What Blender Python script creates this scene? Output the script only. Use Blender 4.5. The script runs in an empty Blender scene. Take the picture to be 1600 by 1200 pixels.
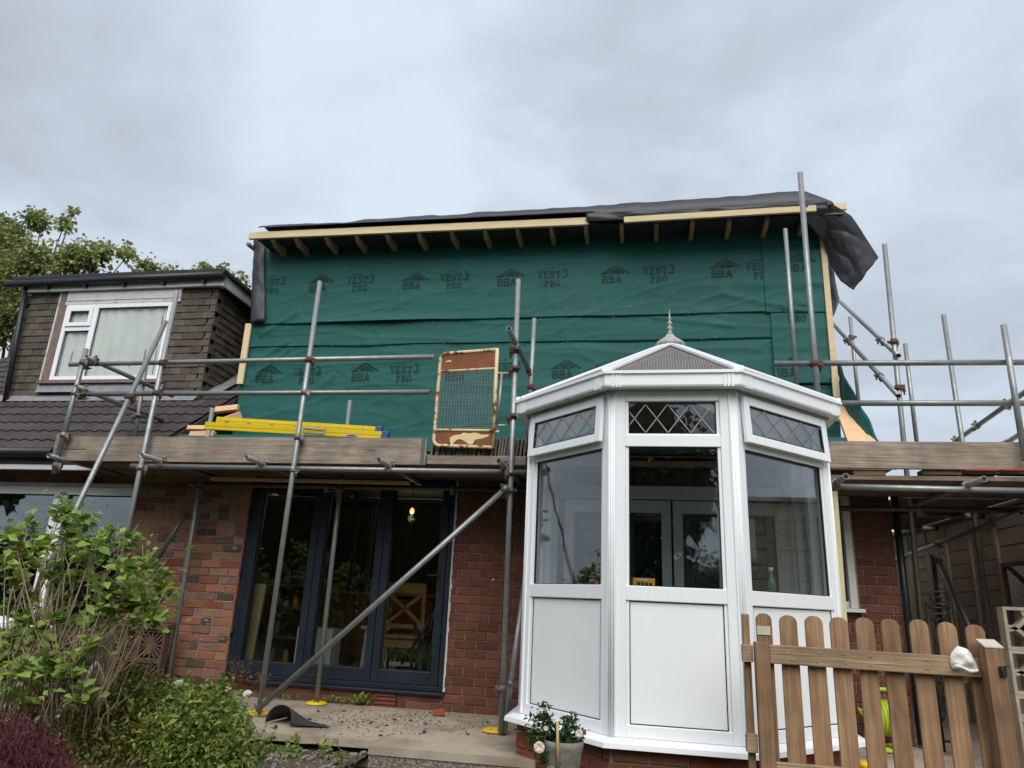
import bpy, math, random
import numpy as np
from mathutils import Vector, Matrix, noise as mnoise

random.seed(7)
rng = np.random.default_rng(7)
SC = bpy.context.scene
COL = SC.collection

# ------------------------------------------------------------------ camera
YAW, PIT, ROL, FPX = math.radians(10.60835), math.radians(17.02844), math.radians(2.65404), 1110.0
CAM = Vector((0.0, -7.14, 1.02))
c_f = Vector((-math.sin(YAW)*math.cos(PIT), math.cos(YAW)*math.cos(PIT), math.sin(PIT)))
c_r0 = Vector((math.cos(YAW), math.sin(YAW), 0))
c_u0 = c_r0.cross(c_f)
c_r = c_r0*math.cos(ROL) + c_u0*math.sin(ROL)
c_u = c_u0*math.cos(ROL) - c_r0*math.sin(ROL)
cd = bpy.data.cameras.new('camera')
cam = bpy.data.objects.new('camera', cd); COL.objects.link(cam)
cam.matrix_world = Matrix(((c_r.x, c_u.x, -c_f.x, CAM.x), (c_r.y, c_u.y, -c_f.y, CAM.y), (c_r.z, c_u.z, -c_f.z, CAM.z), (0, 0, 0, 1)))
cd.sensor_width = 36; cd.sensor_fit = 'HORIZONTAL'; cd.lens = 36*FPX/1600
cd.clip_start = 0.05; cd.clip_end = 2000
SC.camera = cam

# ------------------------------------------------------------------ sky, sun, exposure
SUN_EL, SUN_AZ = math.radians(46), math.radians(170)     # azimuth from +y, clockwise seen from above
w = bpy.data.worlds.new('World'); SC.world = w; w.use_nodes = True
nt = w.node_tree; N = nt.nodes; L = nt.links; N.clear()
out = N.new('ShaderNodeOutputWorld'); bg = N.new('ShaderNodeBackground'); bg.inputs['Strength'].default_value = 0.1
sky = N.new('ShaderNodeTexSky'); sky.sky_type = 'NISHITA'; sky.sun_disc = False
sky.sun_elevation = SUN_EL; sky.sun_rotation = SUN_AZ
tc = N.new('ShaderNodeTexCoord'); sep = N.new('ShaderNodeSeparateXYZ'); L.new(tc.outputs['Generated'], sep.inputs[0])
mx = N.new('ShaderNodeMath'); mx.operation = 'MAXIMUM'; mx.inputs[1].default_value = 0.0; L.new(sep.outputs['Z'], mx.inputs[0])
ad = N.new('ShaderNodeMath'); ad.operation = 'ADD'; ad.inputs[1].default_value = 0.22; L.new(mx.outputs[0], ad.inputs[0])
dx = N.new('ShaderNodeMath'); dx.operation = 'DIVIDE'; L.new(sep.outputs['X'], dx.inputs[0]); L.new(ad.outputs[0], dx.inputs[1])
dy = N.new('ShaderNodeMath'); dy.operation = 'DIVIDE'; L.new(sep.outputs['Y'], dy.inputs[0]); L.new(ad.outputs[0], dy.inputs[1])
cb = N.new('ShaderNodeCombineXYZ'); L.new(dx.outputs[0], cb.inputs[0]); L.new(dy.outputs[0], cb.inputs[1]); cb.inputs[2].default_value = 3.1
n1 = N.new('ShaderNodeTexNoise'); n1.inputs['Scale'].default_value = 1.35; n1.inputs['Detail'].default_value = 8; n1.inputs['Roughness'].default_value = 0.55; n1.inputs['Distortion'].default_value = 0.25
L.new(cb.outputs[0], n1.inputs['Vector'])
rp = N.new('ShaderNodeValToRGB'); L.new(n1.outputs['Fac'], rp.inputs[0])
cr = rp.color_ramp; cr.interpolation = 'B_SPLINE'
SKYC = [(0.33, (.195, .216, .246)), (0.44, (.230, .256, .292)), (0.55, (.270, .304, .348)), (0.66, (.330, .376, .426))]
while len(cr.elements) < 4: cr.elements.new(0.5)
for e, (p, c) in zip(cr.elements, SKYC): e.position = p; e.color = (*c, 1)
sc10 = N.new('ShaderNodeVectorMath'); sc10.operation = 'SCALE'; sc10.inputs['Scale'].default_value = 10.0
L.new(rp.outputs[0], sc10.inputs[0])
mixs = N.new('ShaderNodeMixRGB'); mixs.inputs[0].default_value = 0.96
L.new(sky.outputs[0], mixs.inputs[1]); L.new(sc10.outputs[0], mixs.inputs[2])
L.new(mixs.outputs[0], bg.inputs['Color']); L.new(bg.outputs[0], out.inputs[0])

sd = bpy.data.lights.new('sun', 'SUN'); sd.energy = 1.5; sd.angle = math.radians(55); sd.color = (1, .97, .93)
sun = bpy.data.objects.new('sun', sd); COL.objects.link(sun)
sdir = Vector((math.sin(SUN_AZ)*math.cos(SUN_EL), math.cos(SUN_AZ)*math.cos(SUN_EL), math.sin(SUN_EL)))
sun.rotation_euler = sdir.to_track_quat('Z', 'Y').to_euler()
sun.location = (0, -6, 12)

SC.view_settings.view_transform = 'Standard'; SC.view_settings.look = 'None'
SC.view_settings.exposure = 1.2; SC.view_settings.gamma = 1.0; SC.view_settings.use_curve_mapping = False
SC.cycles.use_denoising = True; SC.cycles.use_adaptive_sampling = True; SC.cycles.adaptive_threshold = 0.02
SC.cycles.max_bounces = 8; SC.cycles.transparent_max_bounces = 16; SC.cycles.diffuse_bounces = 3; SC.cycles.glossy_bounces = 3
SC.cycles.caustics_reflective = False; SC.cycles.caustics_refractive = False

# ------------------------------------------------------------------ measuring helpers (photo pixel -> place at a known depth)
def ray(x, y): return c_r*((x-800)/FPX) - c_u*((y-600)/FPX) + c_f
def py(x, y, Y=0.0): d = ray(x, y); return CAM + d*((Y-CAM.y)/d.y)
def pz(x, y, Z=0.0): d = ray(x, y); return CAM + d*((Z-CAM.z)/d.z)
def pxx(x, y, X=0.0): d = ray(x, y); return CAM + d*((X-CAM.x)/d.x)

# ------------------------------------------------------------------ materials
MATS = {}
def M(name, c1, c2=None, scale=4.0, rough=.6, metal=0.0, bump=0.0, bscale=60.0, stretch=(1, 1, 1), rand=0.0, spec=.4, c3=None, detail=5, world=False, hue=0.0, bst=None, band=(.35, .65)):
    m = bpy.data.materials.new(name); m.use_nodes = True; MATS[name] = m
    n = m.node_tree.nodes; l = m.node_tree.links
    b = n['Principled BSDF']; b.inputs['Roughness'].default_value = rough; b.inputs['Metallic'].default_value = metal
    b.inputs['Specular IOR Level'].default_value = spec
    t = n.new('ShaderNodeTexCoord'); mp = n.new('ShaderNodeMapping'); mp.inputs['Scale'].default_value = stretch
    if world:
        g = n.new('ShaderNodeNewGeometry'); l.new(g.outputs['Position'], mp.inputs[0])
    else:
        l.new(t.outputs['Object'], mp.inputs[0])
    oi = n.new('ShaderNodeObjectInfo')
    off = n.new('ShaderNodeVectorMath'); off.operation = 'SCALE'; off.inputs['Scale'].default_value = 37.0
    cbn = n.new('ShaderNodeCombineXYZ'); l.new(oi.outputs['Random'], cbn.inputs[0]); l.new(oi.outputs['Random'], cbn.inputs[1]); l.new(cbn.outputs[0], off.inputs[0])
    addv = n.new('ShaderNodeVectorMath'); addv.operation = 'ADD'; l.new(mp.outputs[0], addv.inputs[0])
    if not world: l.new(off.outputs[0], addv.inputs[1])
    V = addv.outputs[0]
    nz = n.new('ShaderNodeTexNoise'); nz.inputs['Scale'].default_value = scale; nz.inputs['Detail'].default_value = detail; l.new(V, nz.inputs['Vector'])
    nz.inputs['Roughness'].default_value = .6
    r = n.new('ShaderNodeValToRGB'); l.new(nz.outputs['Fac'], r.inputs[0])
    c2 = c2 or tuple(x*.8 for x in c1)
    r.color_ramp.elements[0].position = band[0]; r.color_ramp.elements[0].color = (*c1, 1)
    r.color_ramp.elements[1].position = band[1]; r.color_ramp.elements[1].color = (*c2, 1)
    if c3: e = r.color_ramp.elements.new(.78); e.color = (*c3, 1)
    col = r.outputs[0]
    if rand or hue:
        h = n.new('ShaderNodeHueSaturation')
        mr = n.new('ShaderNodeMapRange'); mr.inputs['To Min'].default_value = 1-rand; mr.inputs['To Max'].default_value = 1+rand
        l.new(oi.outputs['Random'], mr.inputs['Value']); l.new(mr.outputs[0], h.inputs['Value'])
        if hue:
            fr = n.new('ShaderNodeMath'); fr.operation = 'FRACT'; ml = n.new('ShaderNodeMath'); ml.operation = 'MULTIPLY'; ml.inputs[1].default_value = 17.3
            l.new(oi.outputs['Random'], ml.inputs[0]); l.new(ml.outputs[0], fr.inputs[0])
            m2 = n.new('ShaderNodeMapRange'); m2.inputs['To Min'].default_value = .5-hue; m2.inputs['To Max'].default_value = .5+hue
            l.new(fr.outputs[0], m2.inputs['Value']); l.new(m2.outputs[0], h.inputs['Hue'])
        l.new(col, h.inputs['Color']); col = h.outputs[0]
    l.new(col, b.inputs['Base Color'])
    # roughness breakup
    rr = n.new('ShaderNodeMapRange'); rr.inputs['To Min'].default_value = max(.03, rough-.12); rr.inputs['To Max'].default_value = min(1, rough+.12)
    l.new(nz.outputs['Fac'], rr.inputs['Value']); l.new(rr.outputs[0], b.inputs['Roughness'])
    if bump:
        nb = n.new('ShaderNodeTexNoise'); nb.inputs['Scale'].default_value = bscale; nb.inputs['Detail'].default_value = 4
        if bst:
            mb = n.new('ShaderNodeMapping'); mb.inputs['Scale'].default_value = bst; l.new(t.outputs['Object'], mb.inputs[0]); l.new(mb.outputs[0], nb.inputs['Vector'])
        else: l.new(V, nb.inputs['Vector'])
        bp = n.new('ShaderNodeBump'); bp.inputs['Strength'].default_value = bump; bp.inputs['Distance'].default_value = .01
        l.new(nb.outputs['Fac'], bp.inputs['Height']); l.new(bp.outputs[0], b.inputs['Normal'])
    return m

def glass(name, tint=(.9, .95, .93), refl=1.0, ior=1.5, dirt=0.0):
    m = bpy.data.materials.new(name); m.use_nodes = True; MATS[name] = m
    n = m.node_tree.nodes; l = m.node_tree.links; n.clear()
    o = n.new('ShaderNodeOutputMaterial'); tr = n.new('ShaderNodeBsdfTransparent'); tr.inputs[0].default_value = (*tint, 1)
    gl = n.new('ShaderNodeBsdfGlossy'); gl.inputs['Roughness'].default_value = 0.015; gl.inputs['Color'].default_value = (.95, .97, 1, 1)
    fr = n.new('ShaderNodeFresnel'); fr.inputs['IOR'].default_value = ior
    ge = n.new('ShaderNodeNewGeometry'); io = n.new('ShaderNodeMapRange'); io.inputs['To Min'].default_value = ior; io.inputs['To Max'].default_value = 1/ior
    l.new(ge.outputs['Backfacing'], io.inputs['Value']); l.new(io.outputs[0], fr.inputs['IOR'])
    mu = n.new('ShaderNodeMath'); mu.operation = 'MULTIPLY'; mu.use_clamp = True; mu.inputs[1].default_value = refl; l.new(fr.outputs[0], mu.inputs[0])
    mixn = n.new('ShaderNodeMixShader'); l.new(mu.outputs[0], mixn.inputs[0]); l.new(tr.outputs[0], mixn.inputs[1]); l.new(gl.outputs[0], mixn.inputs[2])
    # slight waviness of the pane
    t = n.new('ShaderNodeTexCoord'); nz = n.new('ShaderNodeTexNoise'); nz.inputs['Scale'].default_value = 2.2; l.new(t.outputs['Object'], nz.inputs['Vector'])
    bp = n.new('ShaderNodeBump'); bp.inputs['Strength'].default_value = .02; bp.inputs['Distance'].default_value = .05; l.new(nz.outputs['Fac'], bp.inputs['Height'])
    l.new(bp.outputs[0], gl.inputs['Normal'])
    last = mixn.outputs[0]
    if dirt:
        df = n.new('ShaderNodeBsdfDiffuse'); df.inputs[0].default_value = (.55, .56, .55, 1)
        vz = n.new('ShaderNodeTexVoronoi'); vz.inputs['Scale'].default_value = 26; l.new(t.outputs['Object'], vz.inputs['Vector'])
        lt = n.new('ShaderNodeMath'); lt.operation = 'LESS_THAN'; lt.inputs[1].default_value = .10; l.new(vz.outputs['Distance'], lt.inputs[0])
        n2 = n.new('ShaderNodeTexNoise'); n2.inputs['Scale'].default_value = 5; l.new(t.outputs['Object'], n2.inputs['Vector'])
        g2 = n.new('ShaderNodeMapRange'); g2.inputs['From Min'].default_value = .52; g2.inputs['From Max'].default_value = .75; g2.inputs['To Max'].default_value = dirt; l.new(n2.outputs['Fac'], g2.inputs['Value'])
        mm = n.new('ShaderNodeMath'); mm.operation = 'MULTIPLY'; l.new(lt.outputs[0], mm.inputs[0]); l.new(g2.outputs[0], mm.inputs[1])
        ms = n.new('ShaderNodeMixShader'); l.new(mm.outputs[0], ms.inputs[0]); l.new(last, ms.inputs[1]); l.new(df.outputs[0], ms.inputs[2]); last = ms.outputs[0]
    l.new(last, o.inputs[0])
    return m

def leafmat(name, c1, c2, rand=.25, rough=.5, scale=3.0, trans=.35):
    m = M(name, c1, c2, scale=scale, rough=rough, rand=rand, spec=.35, world=True, hue=.02)
    n = m.node_tree.nodes; l = m.node_tree.links; b = n['Principled BSDF']; o = n['Material Output']
    src = b.inputs['Base Color'].links[0].from_socket
    a = n.new('ShaderNodeAttribute'); a.attribute_name = 'tone'
    mr = n.new('ShaderNodeMapRange'); mr.inputs['To Min'].default_value = .62; mr.inputs['To Max'].default_value = 1.45; l.new(a.outputs['Fac'], mr.inputs['Value'])
    sc = n.new('ShaderNodeVectorMath'); sc.operation = 'SCALE'; l.new(src, sc.inputs[0]); l.new(mr.outputs[0], sc.inputs['Scale'])
    l.new(sc.outputs[0], b.inputs['Base Color'])
    t = n.new('ShaderNodeBsdfTranslucent'); l.new(sc.outputs[0], t.inputs[0])
    mx_ = n.new('ShaderNodeMixShader'); mx_.inputs[0].default_value = trans
    l.new(b.outputs[0], mx_.inputs[1]); l.new(t.outputs[0], mx_.inputs[2]); l.new(mx_.outputs[0], o.inputs[0])
    return m

# ------------------------------------------------------------------ mesh helpers
class MB:
    def __init__(s): s.v = []; s.f = []; s.sm = []
    def poly(s, pts, smooth=False):
        i = len(s.v); s.v += [tuple(p) for p in pts]; s.f.append(tuple(range(i, i+len(pts)))); s.sm.append(smooth); return s
    def box(s, x0, x1, y0, y1, z0, z1):
        return s.obox(Vector((x0, y0, z0)), Vector((x1-x0, 0, 0)), Vector((0, y1-y0, 0)), Vector((0, 0, z1-z0)))
    def obox(s, o, a, b, c):
        o, a, b, c = Vector(o), Vector(a), Vector(b), Vector(c)
        if a.cross(b).dot(c) < 0: o = o+a; a = -a
        i = len(s.v); s.v += [tuple(o), tuple(o+a), tuple(o+a+b), tuple(o+b), tuple(o+c), tuple(o+a+c), tuple(o+a+b+c), tuple(o+b+c)]
        for q in ((0, 3, 2, 1), (4, 5, 6, 7), (0, 1, 5, 4), (1, 2, 6, 5), (2, 3, 7, 6), (3, 0, 4, 7)): s.f.append(tuple(i+k for k in q)); s.sm.append(False)
        return s
    def bar(s, p0, p1, wdir, wid, thick):
        """square bar p0->p1, 'wid' along wdir, 'thick' across"""
        p0, p1 = Vector(p0), Vector(p1); ax = (p1-p0); wd = Vector(wdir); wd = (wd - ax.normalized()*wd.dot(ax.normalized())).normalized(); td = ax.normalized().cross(wd)
        return s.obox(p0 - wd*wid/2 - td*thick/2, ax, wd*wid, td*thick)
    def prism(s, pts, ext):
        """closed polygon pts extruded by vector ext"""
        pts = [Vector(p) for p in pts]; ext = Vector(ext); nn = Vector((0, 0, 0))
        for k in range(len(pts)): nn += pts[k].cross(pts[(k+1) % len(pts)])
        if nn.dot(ext) > 0: pts = pts[::-1]
        n = len(pts); i = len(s.v); s.v += [tuple(p) for p in pts] + [tuple(p+ext) for p in pts]
        s.f.append(tuple(range(i, i+n))); s.sm.append(False); s.f.append(tuple(range(i+2*n-1, i+n-1, -1))); s.sm.append(False)
        for k in range(n): k2 = (k+1) % n; s.f.append((i+k2, i+k, i+n+k, i+n+k2)); s.sm.append(False)
        return s
    def tube(s, pts, r, n=10, cap=True, hollow=False):
        pts = [Vector(p) for p in pts]; m = len(pts)
        rs = r if isinstance(r, (list, tuple)) else [r]*m
        t0 = (pts[1]-pts[0]).normalized(); ref = Vector((0, 0, 1)) if abs(t0.z) < .9 else Vector((1, 0, 0)); a = t0.cross(ref).normalized()
        def ring(rad):
            nonlocal a
            idx = []; aa = a
            for k in range(m):
                t = ((pts[min(k+1, m-1)]-pts[max(k-1, 0)])).normalized(); aa = (aa - t*aa.dot(t)).normalized(); bb = t.cross(aa)
                i = len(s.v); idx.append(i)
                for q in range(n):
                    an = 2*math.pi*q/n; s.v.append(tuple(pts[k] + (aa*math.cos(an)+bb*math.sin(an))*rad[k]))
            return idx
        o = ring(rs)
        for k in range(m-1):
            for q in range(n):
                q2 = (q+1) % n; s.f.append((o[k]+q, o[k]+q2, o[k+1]+q2, o[k+1]+q)); s.sm.append(True)
        if hollow:
            inn = ring([x*.84 for x in rs])
            for k in range(m-1):
                for q in range(n):
                    q2 = (q+1) % n; s.f.append((inn[k]+q2, inn[k]+q, inn[k+1]+q, inn[k+1]+q2)); s.sm.append(True)
            for q in range(n):
                q2 = (q+1) % n
                s.f.append((o[0]+q2, o[0]+q, inn[0]+q, inn[0]+q2)); s.sm.append(False)
                s.f.append((o[-1]+q, o[-1]+q2, inn[-1]+q2, inn[-1]+q)); s.sm.append(False)
        elif cap:
            s.f.append(tuple(o[0]+q for q in range(n-1, -1, -1))); s.sm.append(False); s.f.append(tuple(o[-1]+q for q in range(n))); s.sm.append(False)
        return s
    def lathe(s, base, prof, n=20):
        base = Vector(base); idx = []
        for r_, z_ in prof:
            i = len(s.v); idx.append(i)
            for q in range(n): an = 2*math.pi*q/n; s.v.append((base.x+r_*math.cos(an), base.y+r_*math.sin(an), base.z+z_))
        for k in range(len(prof)-1):
            for q in range(n): q2 = (q+1) % n; s.f.append((idx[k]+q, idx[k]+q2, idx[k+1]+q2, idx[k+1]+q)); s.sm.append(True)
        s.f.append(tuple(idx[0]+q for q in range(n-1, -1, -1))); s.sm.append(False); s.f.append(tuple(idx[-1]+q for q in range(n))); s.sm.append(False)
        return s
    def grid(s, fn, nu, nv, smooth=True, flip=False):
        i = len(s.v)
        for a in range(nu+1):
            for b in range(nv+1): s.v.append(tuple(fn(a/nu, b/nv)))
        for a in range(nu):
            for b in range(nv):
                q = (i+a*(nv+1)+b, i+(a+1)*(nv+1)+b, i+(a+1)*(nv+1)+b+1, i+a*(nv+1)+b+1); s.f.append(q[::-1] if flip else q); s.sm.append(smooth)
        return s
    def mesh(s, name, org=(0, 0, 0)):
        me = bpy.data.meshes.new(name); o = Vector(org)
        me.from_pydata([(v[0]-o.x, v[1]-o.y, v[2]-o.z) for v in s.v], [], s.f)
        me.polygons.foreach_set('use_smooth', s.sm); me.update()
        return me
    def center(s):
        a = np.array(s.v); lo, hi = a.min(0), a.max(0); return Vector(((lo[0]+hi[0])/2, (lo[1]+hi[1])/2, (lo[2]+hi[2])/2))

WORG = {}
def worg(o): return WORG.get(o.name, Vector((0, 0, 0))) if o else Vector((0, 0, 0))
def O(name, mb, mat, parent=None, bevel=0, solid=0, kind=None):
    """one mesh object built from world coordinates, origin at its centre"""
    c = mb.center(); me = mb.mesh(name, c); me.materials.append(MATS[mat] if isinstance(mat, str) else mat)
    o = bpy.data.objects.new(name, me); COL.objects.link(o); WORG[o.name] = c
    o.parent = parent; o.location = c - worg(parent)
    if solid:
        s = o.modifiers.new('thickness', 'SOLIDIFY'); s.thickness = solid; s.offset = 0
    if bevel:
        b = o.modifiers.new('bevel', 'BEVEL'); b.width = bevel; b.segments = 2; b.limit_method = 'ANGLE'; b.angle_limit = math.radians(40); b.use_clamp_overlap = True
    if kind: o['kind'] = kind
    return o
def inst(name, me, loc, parent=None, rot=None, scale=None):
    o = bpy.data.objects.new(name, me); COL.objects.link(o); WORG[o.name] = Vector(loc); o.parent = parent; o.location = Vector(loc)-worg(parent)
    if rot is not None:
        o.rotation_mode = 'QUATERNION'; o.rotation_quaternion = rot if hasattr(rot, 'w') else rot.to_quaternion()
    if scale is not None: o.scale = scale
    return o
def tag(o, label, cat, group=None, kind=None):
    o['label'] = label; o['category'] = cat
    if group: o['group'] = group
    if kind: o['kind'] = kind
    return o
def T(name, loc, label, cat, group=None):
    o = bpy.data.objects.new(name, None); o.empty_display_size = .1; COL.objects.link(o); o.location = loc; WORG[o.name] = Vector(loc)
    return tag(o, label, cat, group)
def E(name, parent, loc):
    o = bpy.data.objects.new(name, None); o.empty_display_size = .05; COL.objects.link(o); WORG[o.name] = Vector(loc); o.parent = parent; o.location = Vector(loc)-worg(parent); return o
def S(name, mb, mat, bevel=0):
    o = O(name, mb, mat, None, bevel); o['kind'] = 'structure'; return o
def fbm(x, y, z=0.0): return mnoise.noise((x, y, z))
# ------------------------------------------------------------------ material set
M('grass', (.045, .075, .02), (.03, .05, .015), 6, .9, bump=.6, bscale=90)
M('soil', (.06, .045, .032), (.11, .085, .06), 9, .95, bump=.8, bscale=60)
M('concrete', (.23, .185, .145), (.42, .345, .275), 1.9, .92, bump=.6, bscale=140, c3=(.34, .28, .225), world=True, band=(.34, .56), detail=9)
M('aggregate', (.30, .26, .21), (.11, .09, .075), 75, .95, bump=.9, bscale=75, world=True, detail=2, band=(.42, .56))
M('mortar', (.30, .24, .19), (.22, .175, .14), 20, .95, bump=.5, bscale=150, world=True)
M('mortar_old', (.42, .35, .28), (.30, .25, .20), 14, .95, bump=.6, bscale=130, world=True)
M('brick_red', (.125, .048, .033), (.175, .072, .047), 14, .85, bump=.5, bscale=180, rand=.25, hue=.008, spec=.2)
M('brick_old', (.31, .150, .100), (.245, .155, .115), 11, .9, bump=.9, bscale=110, rand=.22, hue=.012, spec=.2, c3=(.15, .10, .075))
M('brick_orange', (.33, .130, .068), (.26, .115, .068), 11, .9, bump=.8, bscale=110, rand=.25, spec=.2)
M('brick_dark', (.105, .075, .062), (.15, .10, .08), 11, .9, bump=.9, bscale=110, rand=.3, spec=.2)
M('brick_bright', (.26, .075, .045), (.19, .06, .04), 14, .85, bump=.5, bscale=150, rand=.22, spec=.2)
M('terracotta', (.20, .055, .04), (.13, .04, .03), 20, .8, bump=.3)
M('anthracite', (.009, .016, .024), (.012, .020, .029), 4, .42, spec=.4)
M('gasket', (.012, .012, .014), None, 4, .7)
M('upvc', (.80, .82, .84), (.785, .80, .815), 1.6, .30, spec=.5, bump=.02, bscale=8, stretch=(5, 5, .8), c3=(.765, .775, .775), band=(.4, .7))
M('upvc_panel', (.82, .84, .85), (.79, .81, .815), 1.3, .35, spec=.45, stretch=(3, 3, .8))
M('upvc_grubby', (.72, .72, .70), (.55, .54, .50), 7, .4, spec=.4, band=(.45, .75))
M('upvc_cream', (.74, .73, .70), (.66, .64, .60), 5, .4)
M('lead', (.34, .34, .35), (.25, .25, .26), 30, .5, metal=.5)
M('polycarb', (.20, .185, .17), (.27, .25, .235), 3, .45, spec=.5)
M('finial_grey', (.42, .41, .39), (.30, .29, .28), 20, .5)
M('membrane', (.012, .086, .078), (.016, .100, .090), 2.5, .62, bump=.25, bscale=260, spec=.25, world=True)
M('print_black', (.010, .030, .028), (.016, .05, .046), 60, .7, spec=.2, world=True)
M('tarp', (.026, .027, .033), (.04, .041, .05), 5, .48, bump=.22, bscale=18, spec=.4)
M('timber_new', (.66, .54, .33), (.58, .46, .27), 3, .75, bump=.25, bscale=40, stretch=(1.2, 14, 14), rand=.12)
M('timber_fresh', (.72, .46, .27), (.62, .38, .21), 3, .75, bump=.2, bscale=40, rand=.1)
M('timber_rafter', (.30, .225, .145), (.23, .17, .11), 6, .8, bump=.2, bscale=40, rand=.12)
def woodmat(name, c1, c2, c3, axis, rough=.85, rand=.12, dens=26):
    """boards with a stretched grain, fine dark lines and knots"""
    m = M(name, c1, c2, 3.0, rough, bump=.5, bscale=9, rand=rand, spec=.2, stretch=tuple(.35 if k == axis else 6 for k in range(3)), c3=c3,
          bst=tuple(.6 if k == axis else 14 for k in range(3)))
    n = m.node_tree.nodes; l = m.node_tree.links; b = n['Principled BSDF']; src = b.inputs['Base Color'].links[0].from_socket
    t = n['Texture Coordinate']; oi = n['Object Info']
    mp = n.new('ShaderNodeMapping'); mp.inputs['Scale'].default_value = tuple(1.3 if k == axis else 5.5 for k in range(3)); l.new(t.outputs['Object'], mp.inputs[0])
    cbn = n.new('ShaderNodeCombineXYZ'); ml = n.new('ShaderNodeMath'); ml.operation = 'MULTIPLY'; ml.inputs[1].default_value = 53; l.new(oi.outputs['Random'], ml.inputs[0])
    for k in range(3): l.new(ml.outputs[0], cbn.inputs[k])
    av = n.new('ShaderNodeVectorMath'); av.operation = 'ADD'; l.new(mp.outputs[0], av.inputs[0]); l.new(cbn.outputs[0], av.inputs[1])
    vo = n.new('ShaderNodeTexVoronoi'); vo.inputs['Scale'].default_value = 1.1; l.new(av.outputs[0], vo.inputs['Vector'])
    # rings round the knots
    ws = n.new('ShaderNodeMath'); ws.operation = 'MULTIPLY'; ws.inputs[1].default_value = dens; l.new(vo.outputs['Distance'], ws.inputs[0])
    sn = n.new('ShaderNodeMath'); sn.operation = 'SINE'; l.new(ws.outputs[0], sn.inputs[0])
    mr = n.new('ShaderNodeMapRange'); mr.inputs['From Min'].default_value = -1; mr.inputs['From Max'].default_value = 1; mr.inputs['To Min'].default_value = .90; mr.inputs['To Max'].default_value = 1.04; l.new(sn.outputs[0], mr.inputs['Value'])
    kn = n.new('ShaderNodeMapRange'); kn.inputs['From Min'].default_value = .05; kn.inputs['From Max'].default_value = .14; kn.inputs['To Min'].default_value = .34; kn.inputs['To Max'].default_value = 1; l.new(vo.outputs['Distance'], kn.inputs['Value'])
    m3 = n.new('ShaderNodeMapping'); m3.inputs['Scale'].default_value = tuple(1.6 if k == axis else 75 for k in range(3)); l.new(t.outputs['Object'], m3.inputs[0])
    a3 = n.new('ShaderNodeVectorMath'); a3.operation = 'ADD'; l.new(m3.outputs[0], a3.inputs[0]); l.new(cbn.outputs[0], a3.inputs[1])
    n3 = n.new('ShaderNodeTexNoise'); n3.inputs['Scale'].default_value = 1; n3.inputs['Detail'].default_value = 3; l.new(a3.outputs[0], n3.inputs['Vector'])
    r3 = n.new('ShaderNodeMapRange'); r3.inputs['From Min'].default_value = .3; r3.inputs['From Max'].default_value = .62; r3.inputs['To Min'].default_value = .78; r3.inputs['To Max'].default_value = 1.08; l.new(n3.outputs['Fac'], r3.inputs['Value'])
    n4 = n.new('ShaderNodeTexNoise'); n4.inputs['Scale'].default_value = 4.5; n4.inputs['Detail'].default_value = 6; l.new(t.outputs['Object'], n4.inputs['Vector'])
    r4 = n.new('ShaderNodeMapRange'); r4.inputs['From Min'].default_value = .35; r4.inputs['From Max'].default_value = .65; r4.inputs['To Min'].default_value = .78; r4.inputs['To Max'].default_value = 1.15; l.new(n4.outputs['Fac'], r4.inputs['Value'])
    m34 = n.new('ShaderNodeMath'); m34.operation = 'MULTIPLY'; l.new(r3.outputs[0], m34.inputs[0]); l.new(r4.outputs[0], m34.inputs[1])
    mu0 = n.new('ShaderNodeMath'); mu0.operation = 'MULTIPLY'; l.new(mr.outputs[0], mu0.inputs[0]); l.new(kn.outputs[0], mu0.inputs[1])
    mu = n.new('ShaderNodeMath'); mu.operation = 'MULTIPLY'; l.new(mu0.outputs[0], mu.inputs[0]); l.new(m34.outputs[0], mu.inputs[1])
    sc = n.new('ShaderNodeVectorMath'); sc.operation = 'SCALE'; l.new(src, sc.inputs[0]); l.new(mu.outputs[0], sc.inputs['Scale']); l.new(sc.outputs[0], b.inputs['Base Color'])
    return m
woodmat('board_grey', (.235, .185, .145), (.30, .245, .20), (.17, .13, .10), 0, .9, .10)
woodmat('board_under', (.15, .105, .075), (.20, .15, .11), (.10, .07, .05), 0, .95, .25)
woodmat('fence_wood', (.255, .148, .080), (.335, .210, .122), (.18, .105, .058), 2, .85, .16)
woodmat('fence_rail', (.285, .192, .115), (.36, .255, .16), (.20, .13, .078), 0, .85, .06)
M('board_end', (.12, .09, .07), (.26, .22, .18), 18, .95, bump=1, bscale=20, stretch=(6, 1, 1))
M('galv', (.30, .315, .31), (.23, .24, .235), 14, .45, metal=.55, bump=.06, bscale=90, rand=.16, c3=(.36, .375, .37))
M('galv_dark', (.12, .125, .125), (.09, .095, .095), 14, .5, metal=.5, rand=.16)
M('coupler', (.28, .27, .25), (.17, .13, .10), 30, .5, metal=.6, bump=.2, rand=.3)
M('coupler_rust', (.13, .055, .035), (.085, .05, .038), 30, .8, metal=.1, bump=.3, rand=.2)
M('rust', (.17, .055, .025), (.24, .085, .035), 8, .85, bump=.5, bscale=60, c3=(.11, .04, .02), world=True)
M('cream_rust', (.64, .52, .29), (.20, .075, .03), 11, .7, bump=.35, bscale=50, world=True, band=(.53, .60))
M('cream_paint', (.70, .57, .31), (.64, .51, .27), 6, .65, world=True)
M('yellow_plastic', (.78, .52, .02), (.66, .42, .02), 12, .5, rand=.1)
M('yellow_ladder', (.80, .60, .01), (.76, .55, .01), 5, .38, spec=.5)
M('aluminium', (.55, .56, .57), (.45, .46, .47), 12, .4, metal=.7)
M('blue_plastic', (.05, .10, .26), (.04, .08, .2), 8, .5)
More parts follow.
